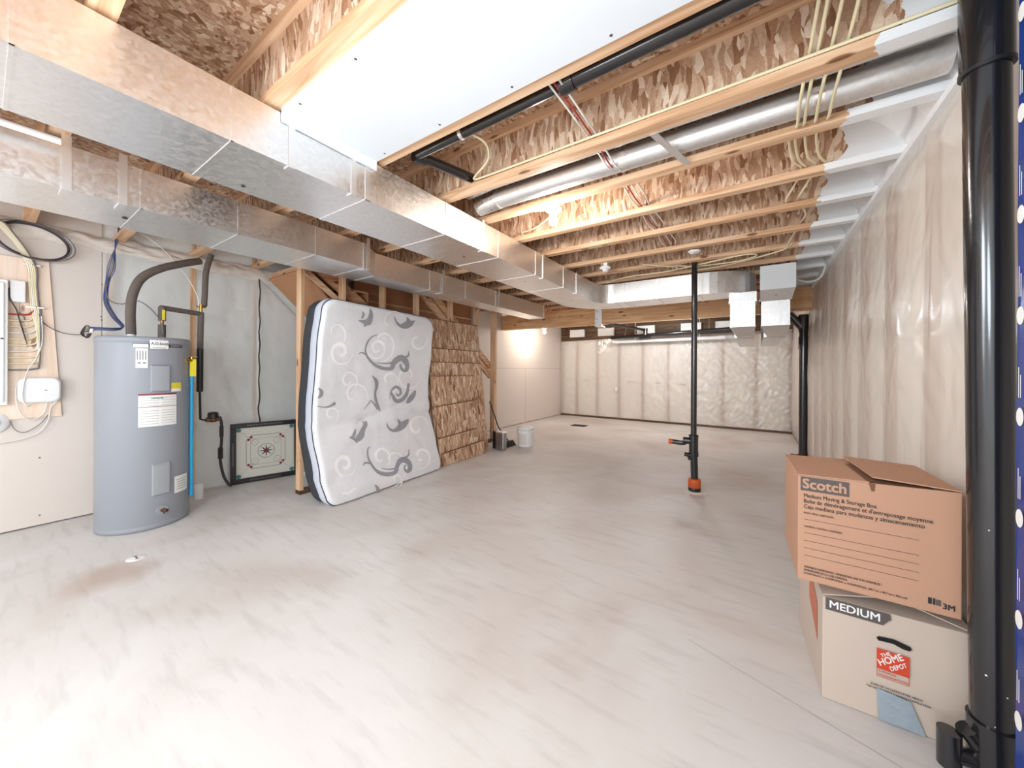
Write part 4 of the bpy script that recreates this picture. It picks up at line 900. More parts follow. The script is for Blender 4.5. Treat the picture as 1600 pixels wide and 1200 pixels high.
p = onz(213, 872, 0)
t = thing('floor_cleanout', (p.x, p.y, 0), 'small white round cover set in the floor before the water heater', 'floor cover')
build('cover', MB().lathe([(0.001, 0.004), (0.045, 0.004), (0.052, 0.0)], p, 28), 'white_plastic', t)
build('slot', MB().box(p.x - 0.022, p.x + 0.022, p.y - 0.004, p.y + 0.004, 0.004, 0.0048).box(p.x - 0.035, p.x - 0.029, p.y - 0.012, p.y + 0.012, 0.004, 0.0048).box(p.x + 0.029, p.x + 0.035, p.y - 0.012, p.y + 0.012, 0.004, 0.0048), 'grey_ink', t)

# ================================================================== WATER HEATER
TX, TY, TR, TZ = -4.245, 0.785, 0.282, 1.535
W = thing('water_heater', (TX, TY, 0), 'tall grey electric water heater standing by the left drywall', 'water heater')
build('tank', MB().lathe([(TR - 0.02, 0.0), (TR - 0.004, 0.004), (TR, 0.02), (TR, 0.035), (TR - 0.003, 0.04), (TR - 0.001, 0.045), (TR - 0.001, TZ - 0.05)], (TX, TY, 0), 72), 'tank_grey', W)
build('top_cap', MB().lathe([(TR - 0.001, TZ - 0.05), (TR + 0.003, TZ - 0.048), (TR + 0.003, TZ - 0.012), (TR - 0.006, TZ), (0.02, TZ + 0.004), (0.0005, TZ + 0.004)], (TX, TY, 0), 72), 'tank_grey', W)
def thit(u, v, rr=TR):
    r = ray(u, v); a = r.x ** 2 + r.y ** 2; b = -2 * (r.x * TX + r.y * TY); c_ = TX ** 2 + TY ** 2 - rr ** 2
    D = b * b - 4 * a * c_
    if D < 0: D = 0
    t = (-b - math.sqrt(D)) / (2 * a); return math.atan2(r.y * t - TY, r.x * t - TX), CAMH + r.z * t
def patch(mb, th0, th1, z0, z1, r0, r1=None, mi=0, n=14, sides=True):
    r1 = r1 or r0
    P_ = lambda th, z, r_: (TX + r_ * math.cos(th), TY + r_ * math.sin(th), z)
    mb.grid(lambda u, v: P_(lerp(th0, th1, u), lerp(z0, z1, v), r1), n, 1, mi)
    if sides and r1 > r0:
        e_ = 0.035
        d = (th1 - th0) * 0.08; dz = (z1 - z0) * 0.05
        mb.grid(lambda u, v: P_(lerp(lerp(th0 - d, th0, v), lerp(th1 + d, th1, v), u), lerp(z1 + dz, z1, v), lerp(r0, r1, v)), n, 1, mi)
        mb.grid(lambda u, v: P_(lerp(lerp(th0 - d, th0, v), lerp(th1 + d, th1, v), u), lerp(z0 - dz, z0, v), lerp(r0, r1, v)), n, 1, mi)
        for t0, s_ in ((th0, -1), (th1, 1)):
            mb.grid(lambda u, v: P_(t0 + s_ * d * (1 - v), lerp(lerp(z0 - dz, z0, v), lerp(z1 + dz, z1, v), u), lerp(r0, r1, v)), 2, 1, mi)
def trect(u0, v0, u1, v1):
    a, za = thit(u0, v0); b, zb = thit(u1, v1); return a, b, min(za, zb), max(za, zb)
def tplace(u, v, off=0.004):
    th0, z0 = thit(u, v)
    return lambda x, y: (TX + (TR + off) * math.cos(th0 + x / TR), TY + (TR + off) * math.sin(th0 + x / TR), z0 + y)
for q in ((237, 572, 262, 610), (239, 727, 262, 768)):
    a, b, z0, z1 = trect(*q); mb = MB(); patch(mb, a, b, z0, z1, TR, TR + 0.022); build('element_cover', mb, 'tank_panel', W)
mb = MB(); a, b, z0, z1 = trect(207, 536, 284, 544)
patch(mb, a, b, z0, z1, TR + 0.002, mi=0); a, b, z0, z1 = trect(234, 531, 263, 546); patch(mb, a - .01, b + .01, z0 - .003, z1 + .003, TR + 0.0028, mi=0); patch(mb, a, b, z0, z1, TR + 0.0034, mi=1)
a, b, z0, z1 = trect(208, 537, 232, 543); patch(mb, a, b, z0, z1, TR + 0.003, mi=1); a, b, z0, z1 = trect(266, 537, 282, 543); patch(mb, a, b, z0, z1, TR + 0.003, mi=2)
text(mb, 'A.O.Smith', 0.028, tplace(236, 538.5), 0, 0.03, 0.105, nrm=(0.9, -0.4, 0)); a, b, z0, z1 = trect(238, 543, 259, 544.5); patch(mb, a, b, z0, z1, TR + 0.0045, mi=2)
build('badge', mb, ['ink', 'white_paper', 'grey_cable'], W)
mb = MB(); a, b, z0, z1 = trect(212, 544, 231, 575); patch(mb, a, b, z0, z1, TR + 0.003, mi=0)
for k in range(4):
    u = 214 + 4.3 * k; a, b, z0, z1 = trect(u, 548, u + 1.4, 562); patch(mb, a, b, z0, z1, TR + 0.004, mi=1, n=2)
for u in (215, 223): a, b, z0, z1 = trect(u, 566, u + 5, 568); patch(mb, a, b, z0, z1, TR + 0.004, mi=1, n=2)
build('warranty_label', mb, ['white_paper', 'grey_cable'], W)
mb = MB(); a, b, z0, z1 = trect(216, 616, 275, 662); patch(mb, a, b, z0, z1, TR + 0.003, mi=0); H_ = z1 - z0
patch(mb, a, b, z1 - 0.012, z1, TR + 0.004, mi=1); patch(mb, a, b, z1 - 0.41 * H_, z1 - 0.395 * H_, TR + 0.004, mi=1)
for k in range(11):
    if k in (4,): continue
    z = z1 - 0.03 - k * H_ / 12.5
    for (fa, fb) in ((0.06, 0.5), (0.56, 0.95)): patch(mb, lerp(a, b, fa), lerp(a, b, fb), z - 0.002, z, TR + 0.0038, mi=2, n=6)
text(mb, 'DANGER', 0.018, lambda x, y: (TX + (TR + .0045) * math.cos(a + 0.25 + x / TR), TY + (TR + .0045) * math.sin(a + 0.25 + x / TR), z1 - 0.042 + y), 3, 0.03, nrm=(0.9, -0.4, 0))
build('warning_label', mb, ['white_paper', 'maroon', 'grey_cable', 'ink'], W)
mb = MB(); a, b, z0, z1 = trect(267, 598, 282, 611); patch(mb, a, b, z0, z1, TR + 0.003, mi=0); patch(mb, a, b, lerp(z0, z1, 0.35), z1, TR + 0.004, mi=1)
build('yellow_label', mb, ['white_paper', 'yellow_tag'], W)
mb = MB(); a, b, z0, z1 = trect(272, 745, 291, 763); patch(mb, a, b, z0, z1, TR + 0.003, mi=0)
for k in range(5): patch(mb, lerp(a, b, .15), lerp(a, b, .85), lerp(z0, z1, .2 + .14 * k), lerp(z0, z1, .23 + .14 * k), TR + 0.004, mi=1, n=3)
build('energy_label', mb, ['white_paper', 'grey_cable'], W)
th, z = thit(253, 797); P0 = Vector((TX + TR * math.cos(th), TY + TR * math.sin(th), z)); dr = Vector((math.cos(th), math.sin(th), 0))
build('drain_ring', MB().tube([P0 - dr * 0.003, P0 + dr * 0.006], 0.038, 24), 'tank_panel', W)
build('drain_valve', MB().tube([P0, P0 + dr * 0.03, P0 + dr * 0.05 + Vector((0.0, 0.012, 0.003))], 0.013, 14).tube([P0 + dr * 0.035 - Vector((0, 0, .022)), P0 + dr * 0.035 + Vector((0, 0, .022))], 0.006, 8), 'bronze', W)
th, z = thit(289, 563); P1 = Vector((TX + TR * math.cos(th), TY + TR * math.sin(th), z)); dr = Vector((math.cos(th), math.sin(th), 0))
vb = onx(300, 567, P1.x + dr.x * 0.07); vb = P1 + dr * 0.045 + Vector((0, 0.0, 0))
q_ = onx(300, 575, -4.10); VX, VY = -4.12, onx(299.5, 600, -4.12).y
build('relief_valve', MB().tube([P1, (VX, VY, P1.z)], 0.014, 14).tube([(VX, VY, P1.z - 0.05), (VX, VY, P1.z + 0.03)], 0.016, 14).tube([(VX, VY, P1.z + 0.03), (VX + 0.01, VY + 0.035, P1.z + 0.035)], 0.005, 8), 'brass', W)
build('yellow_tag', MB().box(VX + 0.014, VX + 0.018, VY - 0.018, VY + 0.026, P1.z - 0.14, P1.z + 0.01), 'yellow_tag', W)
build('discharge_pipe', MB().tube([(VX, VY, P1.z - 0.05), (VX, VY, 0.165)], 0.0135, 16), 'blue_pipe', W)
# ports on top
a1 = onx(205, 520, -4.30); a2 = onx(253, 515, -4.30)
build('inlet_port', MB().tube([(a1.x, a1.y, TZ), (a1.x, a1.y, TZ + 0.035)], 0.026, 14).tube([(a2.x, a2.y, TZ), (a2.x, a2.y, TZ + 0.035)], 0.022, 14), 'white_plastic', W)

# insulated pipes
i1 = [(a1.x, a1.y, TZ + 0.03), (a1.x - .01, a1.y - 0.003, TZ + 0.22), tuple(onx(208, 458, -4.31)), tuple(onx(222, 434, -4.33)), tuple(onx(250, 420, -4.36)), tuple(onx(285, 412, -4.42)), tuple(onx(312, 408, -4.48))]
t = thing('insulated_pipe', i1[0], 'thick taupe foam-covered pipe curving up from the water heater top to the right', 'pipe')
build('foam_sleeve', MB().tube(i1, 0.032, 16, smooth_path=8), 'foam_tube', t)
xq = -4.40
u1 = [onx(330, 398, -4.46), onx(322, 425, -4.44), onx(320, 460, -4.42), onx(319, 478, -4.42)]
t = thing('insulated_pipe', tuple(onx(313, 655, -4.42)), 'grey foam-covered riser right of the water heater reaching up to the joists', 'pipe')
build('upper_sleeve', MB().tube([tuple(p_) for p_ in u1], 0.024, 14, smooth_path=6), 'foam_tube', t)
rp = onx(314, 485, -4.42)
build('brass_tee', MB().tube([(rp.x, rp.y, rp.z - 0.03), (rp.x, rp.y, rp.z + 0.06)], 0.013, 12).tube([(rp.x, rp.y - 0.03, rp.z + 0.035), (rp.x, rp.y + 0.04, rp.z + 0.035)], 0.010, 12), 'brass', t)
build('middle_sleeve', MB().tube([(rp.x, rp.y, rp.z - 0.02), tuple(onx(312.5, 548, -4.42))], 0.024, 14), 'foam_tube', t)
build('lower_sleeve', MB().tube([tuple(onx(312.5, 545, -4.42)), tuple(onx(312, 612, -4.42))], 0.026, 14), 'black_plastic', t)
build('black_tube', MB().tube([tuple(onx(312, 610, -4.42)), tuple(onx(313, 655, -4.42)), tuple(onx(322, 657, -4.45))], 0.010, 10), 'black_plastic', t)
# elbow piece over the second port
el = onx(252, 474, -4.33)
t = thing('insulated_pipe', (a2.x, a2.y, TZ), 'grey foam-covered pipe rising from the heater and elbowing across to the riser', 'pipe')
build('lower_sleeve', MB().tube([(a2.x, a2.y, TZ + 0.02), (a2.x, a2.y, TZ + 0.13)], 0.026, 14), 'foam_tube', t)
build('fitting', MB().tube([(a2.x, a2.y, TZ + 0.12), (a2.x, a2.y, TZ + 0.19)], 0.013, 12), 'brass', t)
build('yellow_tag', MB().box(a2.x + 0.026, a2.x + 0.029, a2.y - 0.006, a2.y + 0.014, TZ + 0.17, TZ + 0.26), 'yellow_tag', t)
build('upper_sleeve', MB().tube([(a2.x, a2.y, TZ + 0.165), (a2.x, a2.y, TZ + 0.285)], 0.026, 14).tube([(a2.x, a2.y - 0.01, TZ + 0.28), (rp.x, rp.y, rp.z - 0.035)], 0.022, 14), 'foam_tube', t)
cable('white_string', [tuple(onx(205, 356, -4.55)), tuple(onx(250, 385, -4.5)), tuple(onx(290, 430, -4.42)), tuple(onx(308, 462, -4.40)), (rp.x + .01, rp.y - 0.02, rp.z + 0.03)], 0.0035, 'white_cable', 'thin white cable slanting down to the brass tee of the riser')
cable('electrical_cable', [tuple(onx(165, 445, -4.66)), tuple(onx(170, 468, -4.62)), tuple(onx(190, 475, -4.5)), tuple(onx(215, 470, -4.27)), tuple(onx(238, 485, -4.25)), tuple(onx(252, 505, -4.25)), tuple(onx(255, 521, -4.25))], 0.005, 'grey_cable', 'grey cable arching over to the top of the water heater')

# black valve and hose right of the heater, with the white stub
v0 = onx(333, 655, -4.50)
t = thing('water_meter', tuple(v0), 'bronze water meter with black cap at the foot of the riser', 'meter')
build('meter_body', MB().tube([(v0.x, v0.y - 0.055, v0.z), (v0.x, v0.y + 0.05, v0.z)], 0.024, 14).lathe([(0.001, -0.03), (0.03, -0.025), (0.035, 0.01), (0.001, 0.012)], v0, 18), 'bronze', t)
build('cap', MB().lathe([(0.032, 0.005), (0.043, 0.01), (0.045, 0.055), (0.036, 0.07), (0.001, 0.075)], v0, 10, smooth=False), 'black_plastic', t)
h = [tuple(onx(343, 651, -4.5)), tuple(onx(346, 662, -4.5)), tuple(onx(346, 690, -4.52)), tuple(onx(344, 708, -4.55)), tuple(onx(345, 725, -4.58)), tuple(onx(350, 745, -4.58)), tuple(onx(357, 756, -4.52)), tuple(onz(360, 759, 0.014))]
t = thing('black_hose', h[-1], 'black hose hanging from the meter down to the floor by the game board', 'hose')
build('hose', MB().tube(h, 0.013, 12, smooth_path=6), 'rubber', t)
build('coupling', MB().tube([tuple(onx(344.5, 700, -4.535)), tuple(onx(344.5, 716, -4.56))], 0.022, 12).tube([tuple(onx(346, 665, -4.5)), tuple(onx(346, 682, -4.51))], 0.018, 12), 'black_plastic', t)
p = onz(311, 779, 0)
one('white_stub_pipe', MB().lathe([(0.034, 0.0), (0.034, 0.145), (0.030, 0.15), (0.027, 0.145), (0.001, 0.14)], p, 28), 'white_plastic', 'short white pipe stub standing on the floor right of the water heater', 'pipe stub')

# ================================================================== LEFT WALL ELECTRICS
WX = XL
t = one('backing_board', MB().hexa([(WX + 0.001, -0.30, 0.875), (WX + 0.019, -0.30, 0.875), (WX + 0.019, 0.392, 0.885), (WX + 0.001, 0.392, 0.885), (WX + 0.001, -0.30, 2.15), (WX + 0.019, -0.30, 2.15), (WX + 0.019, 0.322, 2.147), (WX + 0.001, 0.322, 2.147)]), 'plywood', 'pale plywood backing board carrying the electrical panel', 'board')
X1 = WX + 0.02
t = thing('breaker_panel', (X1, -0.08, 1.0), 'white breaker panel at the left edge on the plywood board', 'electrical panel')
build('panel_box', MB().box(X1, X1 + 0.06, -0.27, 0.128, 1.0, 1.955), 'white_plastic', t, 0.004)
build('panel_door', MB().box(X1 + 0.06, X1 + 0.072, -0.255, 0.112, 1.02, 1.93), 'white_plastic', t, 0.006)
build('latch', MB().box(X1 + 0.072, X1 + 0.076, 0.095, 0.108, 1.50, 1.51), 'ink', t)
t = thing('junction_box', (X1, 0.17, 1.8), 'small square white box above right of the breaker panel', 'junction box')
build('box_body', MB().box(X1, X1 + 0.04, 0.137, 0.209, 1.795, 1.962), 'white_plastic', t, 0.005)
build('conduit', MB().tube([(X1 + 0.01, 0.175, 1.80), (X1 + 0.012, 0.178, 1.72)], 0.004, 8), 'cream_cable', t)
t = thing('network_box', (X1, 0.275, 1.0), 'rounded white network box at the foot of the plywood board', 'network box')
mb = MB()
def rrect(y0, y1, z0, z1, r_, x, n=6):
    out = []
    for (cy, cz, a0) in ((y1 - r_, z0 + r_, -90), (y1 - r_, z1 - r_, 0), (y0 + r_, z1 - r_, 90), (y0 + r_, z0 + r_, 180)):
        for k in range(n + 1): a = R(a0 + 90 * k / n); out.append((x, cy + r_ * math.cos(a), cz + r_ * math.sin(a)))
    return out
def slab(y0, y1, z0, z1, r_, x0, x1, rnd=0.012):
    L_ = [rrect(y0, y1, z0, z1, r_, x0), rrect(y0, y1, z0, z1, r_, x1 - rnd), rrect(y0 + rnd * .3, y1 - rnd * .3, z0 + rnd * .3, z1 - rnd * .3, r_, x1 - rnd * .3), rrect(y0 + rnd, y1 - rnd, z0 + rnd, z1 - rnd, r_, x1)]
    n_ = len(L_[0]); m_ = MB(); m_.add([q for l2 in L_ for q in l2], [(i * n_ + k, i * n_ + (k + 1) % n_, (i + 1) * n_ + (k + 1) % n_, (i + 1) * n_ + k) for i in range(3) for k in range(n_)], 0, True)
    m_.add(L_[3], [tuple(range(n_))]); return m_
build('case', slab(0.172, 0.385, 1.005, 1.207, 0.045, X1, X1 + 0.045), 'white_plastic', t)
build('status_mark', MB().box(X1 + 0.045, X1 + 0.0465, 0.303, 0.314, 1.10, 1.106), 'ink', t)
t = thing('white_disc', (X1, 0.055, 0.80), 'round white network device at the left edge below the board', 'network device')
build('disc', MB().lathe([(0.001, 0.0), (0.085, 0.0), (0.088, 0.012), (0.078, 0.028), (0.001, 0.036)], (WX, 0.055, 0.865), 36, axis='x'), 'white_plastic', t)
build('face', MB().lathe([(0.001, 0.0), (0.045, 0.0), (0.045, 0.003), (0.001, 0.003)], (WX + 0.034, 0.055, 0.865), 30, axis='x'), 'porcelain', t)
# branch circuit cables: ceiling -> bundle -> clamps -> panel
cols = ['red_cable', 'cream_cable', 'cream_cable', 'white_cable', 'cream_cable', 'cream_cable', 'white_cable', 'cream_cable', 'cream_cable', 'grey_cable']
for k in range(10):
    zz = 1.70 - 0.048 * k
    dy = 0.009 * (k % 5) - 0.018; dx = 0.007 * (k // 5)
    pts = [(X1 + 0.10 + dx, -0.42 + dy * 3, 2.43), (X1 + 0.08 + dx, 0.02 + dy * 2, 2.40), (X1 + 0.06 + dx, 0.14 + dy, 2.30), (X1 + 0.02 + dx, 0.235 + dy, 2.10), (X1 + 0.012 + dx, 0.245 + dy, 1.93), (X1 + 0.010 + dx, 0.255 + dy, 1.77),
           (X1 + 0.010 + dx, 0.262 + dy, 1.72), (X1 + 0.014 + dx, 0.258 + 0.002 * k, zz + 0.06), (X1 + 0.02, 0.225 + 0.003 * k, zz + 0.008), (X1 + 0.024, 0.17, zz), (X1 + 0.026, 0.126, zz)]
    cable('electrical_cable', pts, 0.0062, cols[k], '%s cable of the bundle entering the breaker panel, %s from the top' % (cols[k].split('_')[0], ords[k].replace('nearest', 'first')), 'cables into the breaker panel')
for zc, yc, l_ in ((2.10, 0.238, 'upper'), (1.765, 0.257, 'lower')):
    t = thing('cable_clamp', (X1, yc, zc), '%s metal clamp holding the cable bundle on the plywood board' % l_, 'clamp')
    build('bar', MB().box(X1 + 0.022, X1 + 0.030, yc - 0.045, yc + 0.045, zc - 0.007, zc + 0.007), 'steel_edge', t, 0.003)
    build('screw', MB().lathe([(0.006, 0), (0.006, 0.006), (0.001, 0.007)], (X1 + 0.03, yc, zc), 8, axis='x'), 'steel_edge', t)
for k, (r_, mat) in enumerate(((0.0055, 'dark_cable'), (0.0055, 'dark_cable'), (0.0055, 'grey_cable'), (0.0055, 'dark_cable'), (0.004, 'grey_cable'))):
    pts = []
    for j in range(33):
        a = 2 * PI * j / 32 + 0.3 * k
        pts.append((WX + 0.055 + 0.008 * k + 0.01 * math.sin(a + k), 0.245 + (0.172 + 0.007 * (k % 3) + (0.03 if k == 4 else 0)) * math.cos(a), 2.285 - 0.02 * math.cos(a) + (0.125 + 0.006 * (k % 4) + (0.02 if k == 4 else 0)) * math.sin(a)))
    cable('cable_coil', pts, r_, mat, 'hanging coil of dark cable above the plywood board, %s loop' % ['inner dark', 'second dark', 'thick grey', 'outer dark', 'wide loose'][k], 'dark cable coil', sp=2)
cable('electrical_cable', [(X1 + 0.03, 0.132, 1.90), (X1 + 0.045, 0.135, 1.82), (X1 + 0.03, 0.165, 1.74), (X1 + 0.035, 0.18, 1.66), (X1 + 0.035, 0.21, 1.5)], 0.004, 'dark_cable', 'thin dark wire snaking between the breaker panel and the small white box')
cable('electrical_cable', [(X1 + 0.012, 0.178, 1.72), (X1 + 0.012, 0.20, 1.69), (X1 + 0.012, 0.205, 1.65), (X1 + 0.012, 0.185, 1.64), (X1 + 0.012, 0.195, 1.60), (X1 + 0.012, 0.22, 1.45)], 0.003, 'grey_cable', 'thin curled wire below the small square white box')
cable('electrical_cable', [(X1 + 0.02, 0.27, 1.72), (X1 + 0.02, 0.30, 1.64), (X1 + 0.02, 0.38, 1.58), (X1 + 0.03, 0.46, 1.565), (-4.58, 0.515, 1.57)], 0.003, 'dark_cable', 'thin dark wire crossing the drywall towards the blue cable bundle')
cable('electrical_cable', [(X1 + 0.02, 0.285, 1.70), (X1 + 0.02, 0.29, 1.5), (X1 + 0.03, 0.26, 1.36), (X1 + 0.035, 0.225, 1.28), (X1 + 0.05, 0.205, 1.19), (X1 + 0.055, 0.195, 1.06), (X1 + 0.05, 0.215, 0.985), (X1 + 0.03, 0.24, 0.99)], 0.004, 'white_cable', 'white cable looping down past the left side of the network box')
cable('electrical_cable', [(X1 + 0.03, 0.165, 1.13), (X1 + 0.04, 0.17, 1.0), (X1 + 0.03, 0.20, 0.90), (X1 + 0.02, 0.25, 0.87), (X1 + 0.02, 0.30, 0.92), (X1 + 0.02, 0.315, 1.0)], 0.004, 'white_cable', 'white cable drooping in a loop under the network box')
cable('electrical_cable', [(X1 + 0.03, 0.37, 1.02), (X1 + 0.02, 0.335, 0.96), (X1 + 0.01, 0.32, 0.85), (X1 + 0.01, 0.27, 0.76), (X1 + 0.01, 0.15, 0.715), (X1 + 0.01, -0.1, 0.70)], 0.004, 'white_cable', 'white cable running from the network box off to the left')
cable('electrical_cable', [(X1 + 0.01, 0.14, 0.87), (X1 + 0.01, 0.165, 0.80), (X1 + 0.01, 0.21, 0.775), (X1 + 0.01, 0.28, 0.83), (X1 + 0.01, 0.32, 0.90)], 0.003, 'grey_cable', 'thin grey cable drooping right of the round white device')
# blue network cables
for k in range(5):
    o_ = 0.006 * k; x_ = -4.60
    pts = [tuple(onx(184 + k, 352, -4.70)), tuple(onx(184 - k, 378, -4.70)), tuple(onx(170 + 2.5 * k, 410 + 2 * k, -4.68)), tuple(onx(165 + k * 1.5, 440, -4.66)), tuple(onx(162 + 1.8 * k, 470, -4.64)), tuple(onx(174 + 2 * k, 495, -4.58)), tuple(onx(190 + k, 512 - 0.5 * k, -4.50)), tuple(onx(180, 516.5 - k, -4.45)), tuple(onx(160, 516 - k, -4.45)), tuple(onx(142, 516 - 1.2 * k, -4.47))]
    cable('network_cable', pts, 0.0034, ['grey_cable', 'blue_cable', 'grey_cable', 'dark_cable', 'blue_cable'][k], '%s network cable dropping to the heater top, %s of the bundle' % (['grey', 'blue', 'outer grey', 'dark', 'outer blue'][k], ords[k].replace('nearest', 'first')), 'network cables by the water heater')
mb = MB()
for k in range(7):
    a = 0.9 * k
    mb.tube([tuple(onx(146, 518, -4.47)), tuple(onx(136 - k, 514 + 2 * k - 6, -4.48)), tuple(onx(126 + 1.5 * k, 521 + 1.2 * k, -4.48)), tuple(onx(137, 528 - k, -4.46)), tuple(onx(143, 521, -4.46))], 0.003, 5, smooth_path=5)
one('cable_tangle', mb, 'dark_cable', 'tangle of dark cable ends left of the heater top', 'cables', kind='stuff')
one('cable_wrap', MB().tube([tuple(onx(141, 516, -4.47)), tuple(onx(146, 517, -4.465))], 0.018, 12), 'white_plastic', 'white tie round the end of the blue cable bundle', 'cable tie')
mb = MB()
for (u, v) in ((62, 715), (62, 805), (150, 382), (160, 445), (158, 495), (159, 500), (55, 365)):
    q = onx(u, v, WX); mb.lathe([(0.006, 0.0), (0.001, 0.0015)], (WX + 0.0005, q.y, q.z), 8, axis='x')
one('drywall_screws', mb, 'grey_ink', 'scattered small screw heads in the left drywall', 'screws', kind='stuff')

# ================================================================== GAME BOARD
bl, br = onz(357, 757, 0) + Vector((0.038, 0, 0)), onz(457, 741, 0) + Vector((0.012, 0, 0))
BW = 0.665
dirv = (br - bl).normalized()
T = thing('carrom_board', tuple(bl), 'square game board with black frame leaning on the pale plastic left of the stairs', 'game board')
lean = R(3.0)
nrm = Vector((dirv.y, -dirv.x, 0))          # towards the room
upv = (Vector((0, 0, 1)) * math.cos(lean) - nrm * math.sin(lean)); nv = nrm * math.cos(lean) + Vector((0, 0, 1)) * math.sin(lean)
def bp(a, b, c=0.0): return tuple(bl + dirv * a + upv * b + nv * c)
def bbox(mb, a0, a1, b0, b1, c0, c1, mi=0):
    mb.hexa([bp(a0, b0, c0), bp(a1, b0, c0), bp(a1, b1, c0), bp(a0, b1, c0), bp(a0, b0, c1), bp(a1, b0, c1), bp(a1, b1, c1), bp(a0, b1, c1)], mi)
F_ = 0.052
mb = MB(); bbox(mb, 0, BW, 0, F_, 0, 0.035); bbox(mb, 0, BW, BW - F_, BW, 0, 0.035); bbox(mb, 0, F_, F_, BW - F_, 0, 0.035); bbox(mb, BW - F_, BW, F_, BW - F_, 0, 0.035)
build('frame', mb, 'black_plastic', T, 0.004)
mb = MB(); bbox(mb, F_, BW - F_, F_, BW - F_, 0.004, 0.012); build('playing_surface', mb, 'board_face', T)
def disc(mb, a, b, r_, c, mi=0, n=20, r_in=0):
    if r_in: mb.add([bp(a + rr * math.cos(2 * PI * k / n), b + rr * math.sin(2 * PI * k / n), c) for rr in (r_in, r_) for k in range(n)], [(k, (k + 1) % n, n + (k + 1) % n, n + k) for k in range(n)], mi)
    else: mb.add([bp(a + r_ * math.cos(2 * PI * k / n), b + r_ * math.sin(2 * PI * k / n), c) for k in range(n)], [tuple(range(n))], mi)
lo_, hi_ = F_ + 0.024, BW - F_ - 0.024
for (a, b) in ((lo_, lo_), (lo_, hi_), (hi_, lo_), (hi_, hi_)):
    mb = MB(); disc(mb, a, b, 0.023, 0.0135); build('pocket', mb, 'teal', T)
mb = MB(); c0 = BW / 2
def line(mb, a0, b0, a1, b1, w_, c, mi=0):
    d = Vector((a1 - a0, b1 - b0)); d.normalize(); n_ = Vector((-d.y, d.x)) * w_ / 2
    mb.add([bp(a0 + n_.x, b0 + n_.y, c), bp(a0 - n_.x, b0 - n_.y, c), bp(a1 - n_.x, b1 - n_.y, c), bp(a1 + n_.x, b1 + n_.y, c)], [(0, 1, 2, 3)], mi)
L0, L1, L2 = 0.145, 0.185, 0.20
for k in range(4):
    rot = lambda a, b, k=k: [(a, b), (BW - b, a), (BW - a, BW - b), (b, BW - a)][k]
    for (o_, w_) in ((L0, 0.004), (L1, 0.002)):
        p, q = rot(L2 - 0.01, o_), rot(BW - L2 + 0.01, o_); line(mb, *p, *q, w_, 0.0135)
    for e_ in (L2 - 0.01, BW - L2 + 0.01):
        p = rot(e_, (L0 + L1) / 2 - 0.0); disc(mb, *p, 0.014, 0.0138, 1)
    p, q = rot(0.09, 0.09), rot(0.235, 0.235); line(mb, *p, *q, 0.0015, 0.0135); p = rot(0.225, 0.225); disc(mb, *p, 0.034, 0.0135, 0, 24, 0.032)
disc(mb, c0, c0, 0.082, 0.0135, 0, 36, 0.078); disc(mb, c0, c0, 0.018, 0.0138, 1)
for k in range(8):
    a = k * PI / 4; n_ = Vector((-math.sin(a), math.cos(a))) * 0.010
    mb.add([bp(c0 + n_.x, c0 + n_.y, 0.0137), bp(c0 - n_.x, c0 - n_.y, 0.0137), bp(c0 + 0.076 * math.cos(a), c0 + 0.076 * math.sin(a), 0.0137)], [(0, 1, 2)], 0)
build('markings', mb, ['ink', 'maroon'], T)
for k, (a0, a1, fx) in enumerate(((0.18, 0.48, 0), (0.15, 0.5, 1), (0.2, 0.46, 2), (0.16, 0.5, 3))):
    n_ = 13; mb = MB()
    for j in range(n_):
        s0 = lerp(a0, a1, j / n_); s1 = s0 + (a1 - a0) / n_ * 0.65
        if fx == 0: bbox(mb, s0, s1, 0.022, 0.030, 0.035, 0.0356)
        if fx == 1: bbox(mb, s0, s1, BW - 0.030, BW - 0.020, 0.035, 0.0356)
        if fx == 2: bbox(mb, 0.020, 0.028, s0, s1, 0.035, 0.0356)
        if fx == 3: bbox(mb, BW - 0.030, BW - 0.022, s0, s1, 0.035, 0.0356)
    build('frame_lettering', mb, 'grey_cable', T)

# white-green carton behind the first stud
t = thing('printed_carton', (-4.35, 2.33, 0), 'white carton with green printed corner behind the first stair wall stud', 'box')
build('carton', MB().box(-4.62, -4.02, 2.20, 2.50, 0.0, 0.60), 'white_paper', t, 0.003)
mb = MB().box(-4.52, -4.05, 2.198, 2.1995, 0.04, 0.14)
for (x, z, s_) in ((-4.42, 0.44, .02), (-4.40, 0.30, .03), (-4.42, 0.24, .02), (-4.30, 0.42, .02), (-4.25, 0.3, .03)):
    mb.lathe([(s_, 0), (0.001, -0.001)], (x, 2.1985, z), 7, axis='y', mi=1)
build('print', mb, ['green_print', 'grey_ink'], t)

# ================================================================== MOVING BOXES
# lower box
bx0_, bx1_, by0_, by1_, bh = 0.233, 0.622, 1.875, 2.37, 0.432
T = thing('moving_box', ((bx0_ + bx1_) / 2, (by0_ + by1_) / 2, 0), 'pale cardboard box marked MEDIUM with an orange logo, on the floor under another box', 'box')
mb = MB()
mb.hexa([(bx0_, by0_, 0.001), (bx1_, by0_ + .01, 0.001), (bx1_, by1_, 0.001), (bx0_ - 0.03, by1_, 0.001), (bx0_, by0_, 0.402), (bx1_, by0_ + .01, 0.402), (bx1_, by1_, 0.43), (bx0_ - 0.03, by1_, 0.43)])
build('carton', mb, 'card_pale', T, 0.003)
def flap(a, b, c, d, th, mat, name, parent):
    a, b, c, d = [Vector(p_) for p_ in (a, b, c, d)]; n_ = (b - a).cross(d - a).normalized() * th
    build(name, MB().hexa([tuple(a), tuple(b), tuple(c), tuple(d), tuple(a + n_), tuple(b + n_), tuple(c + n_), tuple(d + n_)]), mat, parent)
